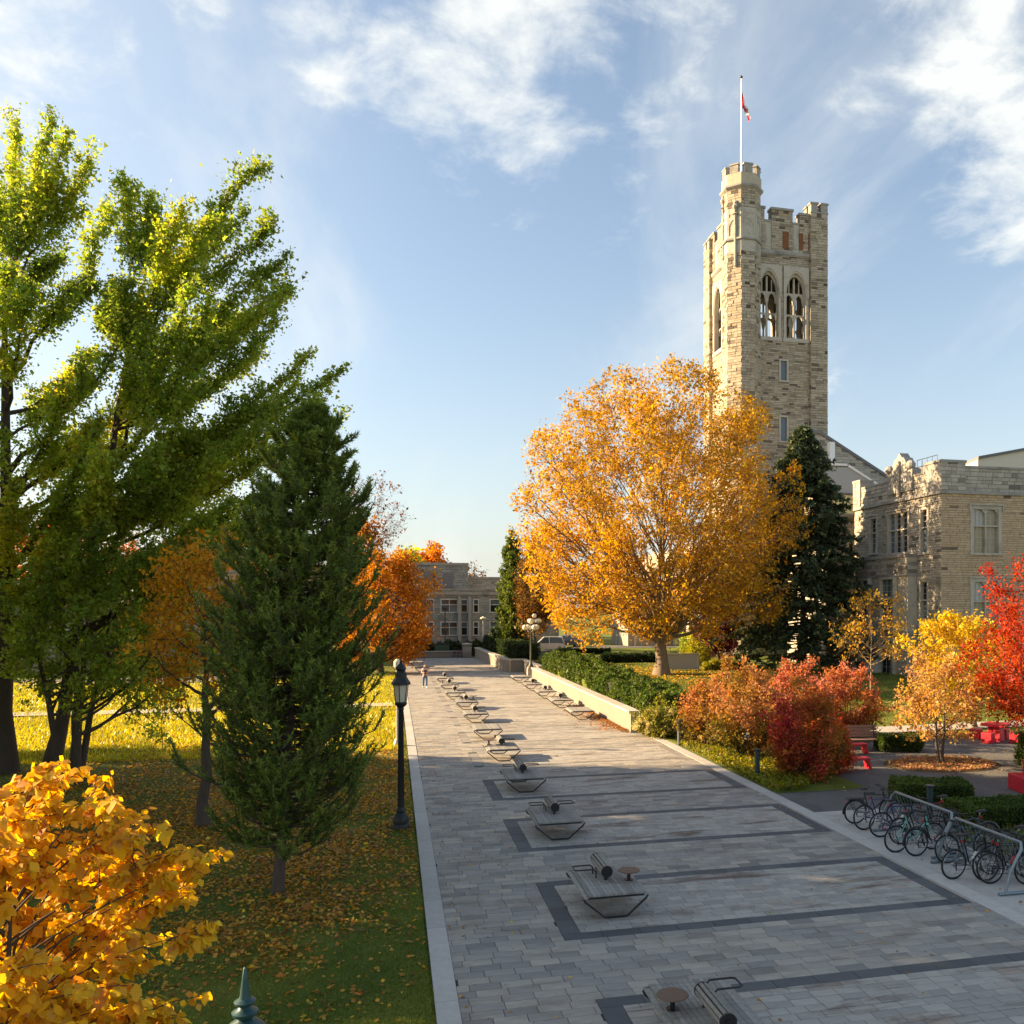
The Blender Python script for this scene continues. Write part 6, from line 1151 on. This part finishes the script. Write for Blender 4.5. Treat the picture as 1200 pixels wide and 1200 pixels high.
g=G(206); n=1400; x=g.uniform(12,32,n); y=g.uniform(15,37,n); scatter('fallen_leaves','scattered yellow leaves on the plaza asphalt','fallen leaves',np.stack([x,y,0*x],1),.075,[(.5,.33,.08),(.4,.24,.07),(.55,.42,.2)],207,h=.02)
a=at(1135,862); n=1100; g=G(216); scatter('fallen_leaves','orange leaf drift beside the red picnic table','fallen leaves',np.stack([a.x+g.normal(size=n)*1.3,a.y+g.normal(size=n)*.5,0*np.ones(n)],1),.11,[(.45,.2,.05),(.55,.3,.08)],217,h=.05)
g=G(208); n=9000; x=15+g.normal(size=n)*7; y=57+g.normal(size=n)*6; k=(x>12)&(y>42)&(y<75); x,y=x[k],y[k]; scatter('fallen_leaves','golden fallen leaves on the lawn beneath the elm','fallen leaves',np.stack([x,y,np.array([gz(a,b)+.01 for a,b in zip(x,y)])],1),.14,P_LIT[2:4]+[(.34,.16,.03)],209,h=.04)
g=G(218); n=900; x=np.concatenate([g.uniform(1,11.4,500),1+np.abs(g.normal(size=200))*.5,11.4-np.abs(g.normal(size=200))*.5]); y=g.uniform(11,60,n); scatter('fallen_leaves','few dry leaves scattered on the walkway paving','fallen leaves',np.stack([x,y,0*x],1),.06,P_LIT,219,h=.012)
g=G(210); n=17000; x=g.uniform(11.95,15.1,n); y=g.uniform(26.4,36.4,n); k=(x<12.2+.42*(36.6-y))&(x<12.3+.9*(y-25.8)); x,y=x[k],y[k]; scatter('ground_cover','yellow green ground cover between kerb and burning bushes','ground cover',np.stack([x,y,.0*x],1),.10,[(.09,.11,.015),(.16,.17,.02),(.26,.24,.025),(.30,.22,.03)],211,flat=False,h=.22)
g=G(212); n=5200; x=g.uniform(13.95,19,n); y=g.uniform(12,20.6,n); scatter('ground_cover','low green planting behind the near bicycle rack','ground cover',np.stack([x,y,.0*x],1),.09,P_HEDGE+[(.3,.26,.03)],213,flat=False,h=.18)
def grass(label,x,y,z,h,w,pal,seed,clump):
    g=G(seed); n=len(x); P=np.stack([x,y,z],1); T=np.stack([g.normal(size=n)*.5,g.normal(size=n)*.5,np.ones(n)],1); T=unit(T)*(h*g.uniform(.4,1.1,n))[:,None]; V,F=blades(P,T,g,w*g.uniform(.7,1.2,n)); v=np.clip(.5+.28*np.sin(x*1.1+2*np.sin(y*.7))+g.normal(size=n)*.22,0,1)
    o=mesh_np('grass',V,F,LMG,col=palcol(pal,v,g,.2)); return tag(o,label,'grass',kind='stuff')
P_GR=[(.075,.12,.018),(.11,.17,.022),(.17,.215,.028),(.25,.24,.04)]
g=G(220); n=230000; y=9+g.uniform(size=n)**1.7*34; x=.6-g.uniform(size=n)**1.25*(3.2+.42*y); F_=y*ca+x*sa; px=PX0+(x*ca-y*sa)/F_*FP; py=PY0+H/F_*FP; k=(px>-10)&(py<1215); x,y=x[k],y[k]; zz=np.array([lz(a,b) for a,b in zip(x,y)])-.005
grass('mown grass of the left lawn, shaded near the kerb',x,y,zz,.065,.016,P_GR,221,0)
g=G(222); n=70000; y=40+g.uniform(size=n)*45; x=12.2+g.uniform(size=n)*26; k=(y>39+.0*x)&((x<34)|(y<51)); x,y=x[k],y[k]; zz=np.array([gz(a,b) for a,b in zip(x,y)]); g2=G(224); m2=110000; y2=38+g2.uniform(size=m2)**1.2*40; x2=.3-g2.uniform(size=m2)*(14+.42*y2); grass('far left lawn grass, backlight put into its yellow colour and tall blades',x2,y2,np.array([lz(a,b) for a,b in zip(x2,y2)]),.2,.055,[(.36,.31,.02),(.52,.44,.03),(.62,.52,.04)],225,0)  # bright yellow and height of these blades stand in for sun shining through
grass('mown grass of the raised right lawn',x,y,zz,.10,.04,[(.06,.10,.014),(.09,.13,.018),(.14,.17,.025)],223,0)
# ---------------------------------------------------------------- foreground tree: big ovate leaves, the nearest ones each a part
pF=atF(-8,6.9,z=0); FT=thing('foreground_tree','golden orange broad leaved tree filling the bottom left corner','tree',tuple(pF)); g=G(300); Wd=Wood()
t=np.linspace(0,1,8); tr=np.stack([t*.1,t*.05,t*3.6],1); Wd.add(tr[None],(.07*(1-.8*t))[None],8)
nb=64; z=g.uniform(-.55,1,nb); th=np.arange(nb)*2.39996+g.uniform(0,.6,nb); q=np.sqrt(1-z*z); D=np.stack([q*np.cos(th),q*np.sin(th),z],1); cF=np.array([.08,.0,3.42]); P1=cF+D*np.array([1.42,1.30,1.22])*g.uniform(.8,1.05,nb)[:,None]; P0=np.stack([np.full(nb,.06),np.full(nb,.03),np.clip(P1[:,2]-.7*q,1.3,3.5)],1); dv=P1-P0; LB=bez(P0,P0+dv*np.array([.5,.5,.75]),P1,7); Wd.add(LB,np.repeat(np.array([.012,.010,.008,.007,.006,.004,.003])[None],nb,0),5)
ns=nb*7; ix=np.repeat(np.arange(nb),7); tt=g.uniform(.35,1,ns); p,tg=pick(LB,ix,tt); d=unit(tg*.8+g.normal(size=(ns,3))*np.array([.75,.75,.3])); L=g.uniform(.22,.5,ns); qv=p+d*L[:,None]; qv[:,2]-=.06; SB=bez(p,(p+qv)/2+np.array([0,0,.04]),qv,4); Wd.add(SB,np.repeat(np.array([[.006,.005,.004,.0025]]),ns,0),4); Wd.build('trunk',BK_,FT)
prof=[(0,.0),(.10,.20),(.28,.36),(.50,.36),(.74,.22),(1.0,0.)]
lv=[]; 
for a,b in prof: lv.append((a,b))
LV=[(0,0,0)]+[(a,s*b*(1 if True else 1),-.10*a*a+.07*b) for a,b in prof[1:-1] for s in(-1,1)]+[(a,0,-.10*a*a) for a,b in prof[1:-1]]+[(1,0,-.14)]
# indices: 0 base; 1..8 edges (pairs); 9..12 midrib; 13 tip
LF=[(0,9,1),(0,2,9)]; 
for i in range(3): LF+=[(1+2*i,9+i,10+i),(1+2*i,10+i,3+2*i),(2+2*i,10+i,9+i),(2+2*i,4+2*i,10+i)]
LF+=[(7,12,13),(8,13,12)]; LV=np.array(LV,float); LF=np.array(LF)
nl=17000; j=g.integers(0,ns,nl); o_,td=pick(SB,j,g.uniform(.1,1.,nl)); o_=o_+g.normal(size=o_.shape)*.025; ax=unit(td*.35+g.normal(size=(nl,3))*np.array([.8,.8,.35])+np.array([0,0,-.75])); up=unit(np.array([0,0,1.])+g.normal(size=(nl,3))*.45+np.array([.0,-.35,0])); sd=unit(np.cross(up,ax)); nm=np.cross(ax,sd); sz=.082*np.exp(g.normal(size=nl)*.24)
PF=[(.58,.30,.024),(.66,.40,.026),(.70,.46,.03),(.74,.52,.045),(.62,.36,.06)]; cl=palcol(PF+[(.54,.24,.05)],np.clip(.42+.26*g.normal(size=nl)+.15*np.sin(j*.7),0,1),g,.14)
wp=o_+np.array(pF); Fd=wp[:,1]*ca+wp[:,0]*sa; pxx=PX0+(wp[:,0]*ca-wp[:,1]*sa)/Fd*FP; pyy=PY0+(H-wp[:,2])/Fd*FP; score=np.where((pxx>0)&(pxx<1200)&(pyy<1200),Fd,99.)-.25*(wp[:,2]-3.4)
nearl=np.argsort(score)[:300]; isn=np.zeros(nl,bool); isn[nearl]=True; LML=leafmat('broad_leaf',.5,.6,.2)
meshes=[]
for k in range(10):
    c=palcol(PF,np.array([k/9.]),g,.1)[0]; me=bpy.data.meshes.new('leaf'); me.from_pydata([tuple(v) for v in LV],[],[tuple(f) for f in LF]); at_=me.attributes.new('leaf_col','FLOAT_COLOR','POINT'); at_.data.foreach_set('color',np.tile(np.append(c,1),len(LV)).astype(np.float32)); me.materials.append(LML); me.polygons.foreach_set('use_smooth',[True]*len(LF)); meshes.append(me)
for q_,i in enumerate(nearl):
    o=bpy.data.objects.new('leaf',meshes[q_%10]); link(o,FT); M=Matrix([[*(ax[i]*sz[i])],[*(sd[i]*sz[i])],[*(nm[i]*sz[i])]]).transposed().to_4x4(); M.translation=Vector(o_[i]); o.matrix_local=M
LV=np.array([(0,0,0),(.4,.35,.0),(.4,-.35,.0),(.42,0,-.03),(.78,.2,-.05),(.78,-.2,-.05),(1,0,-.14)],float); LF=np.array([(0,3,1),(0,2,3),(1,3,4),(2,5,3),(3,6,4),(3,5,6)])
f=np.where(~isn)[0]; VV=o_[f][:,None]+(ax[f][:,None]*LV[None,:,0:1]+sd[f][:,None]*LV[None,:,1:2]+nm[f][:,None]*LV[None,:,2:3])*sz[f][:,None,None]; FFc=(np.arange(len(f))[:,None,None]*len(LV)+LF[None]).reshape(-1,3)
mesh_np('crown',VV.reshape(-1,3),FFc,LML,FT,col=cl[f],smooth=True,kind='stuff')
# lower plants under the elm and along the halls
simple('hall_shrub','round green shrub at the foot of the sunlit range',810,84,757,16,14,180,P_GINK[1:5],2500,.2,16,spread=.2,fork=.2,cat='bush',cx=810); simple('hall_shrub','yellow green shrub beneath the purple tree',818,70,765,14,12,181,[(.2,.2,.02),(.34,.3,.03)],2000,.16,16,spread=.2,fork=.15,cat='bush')
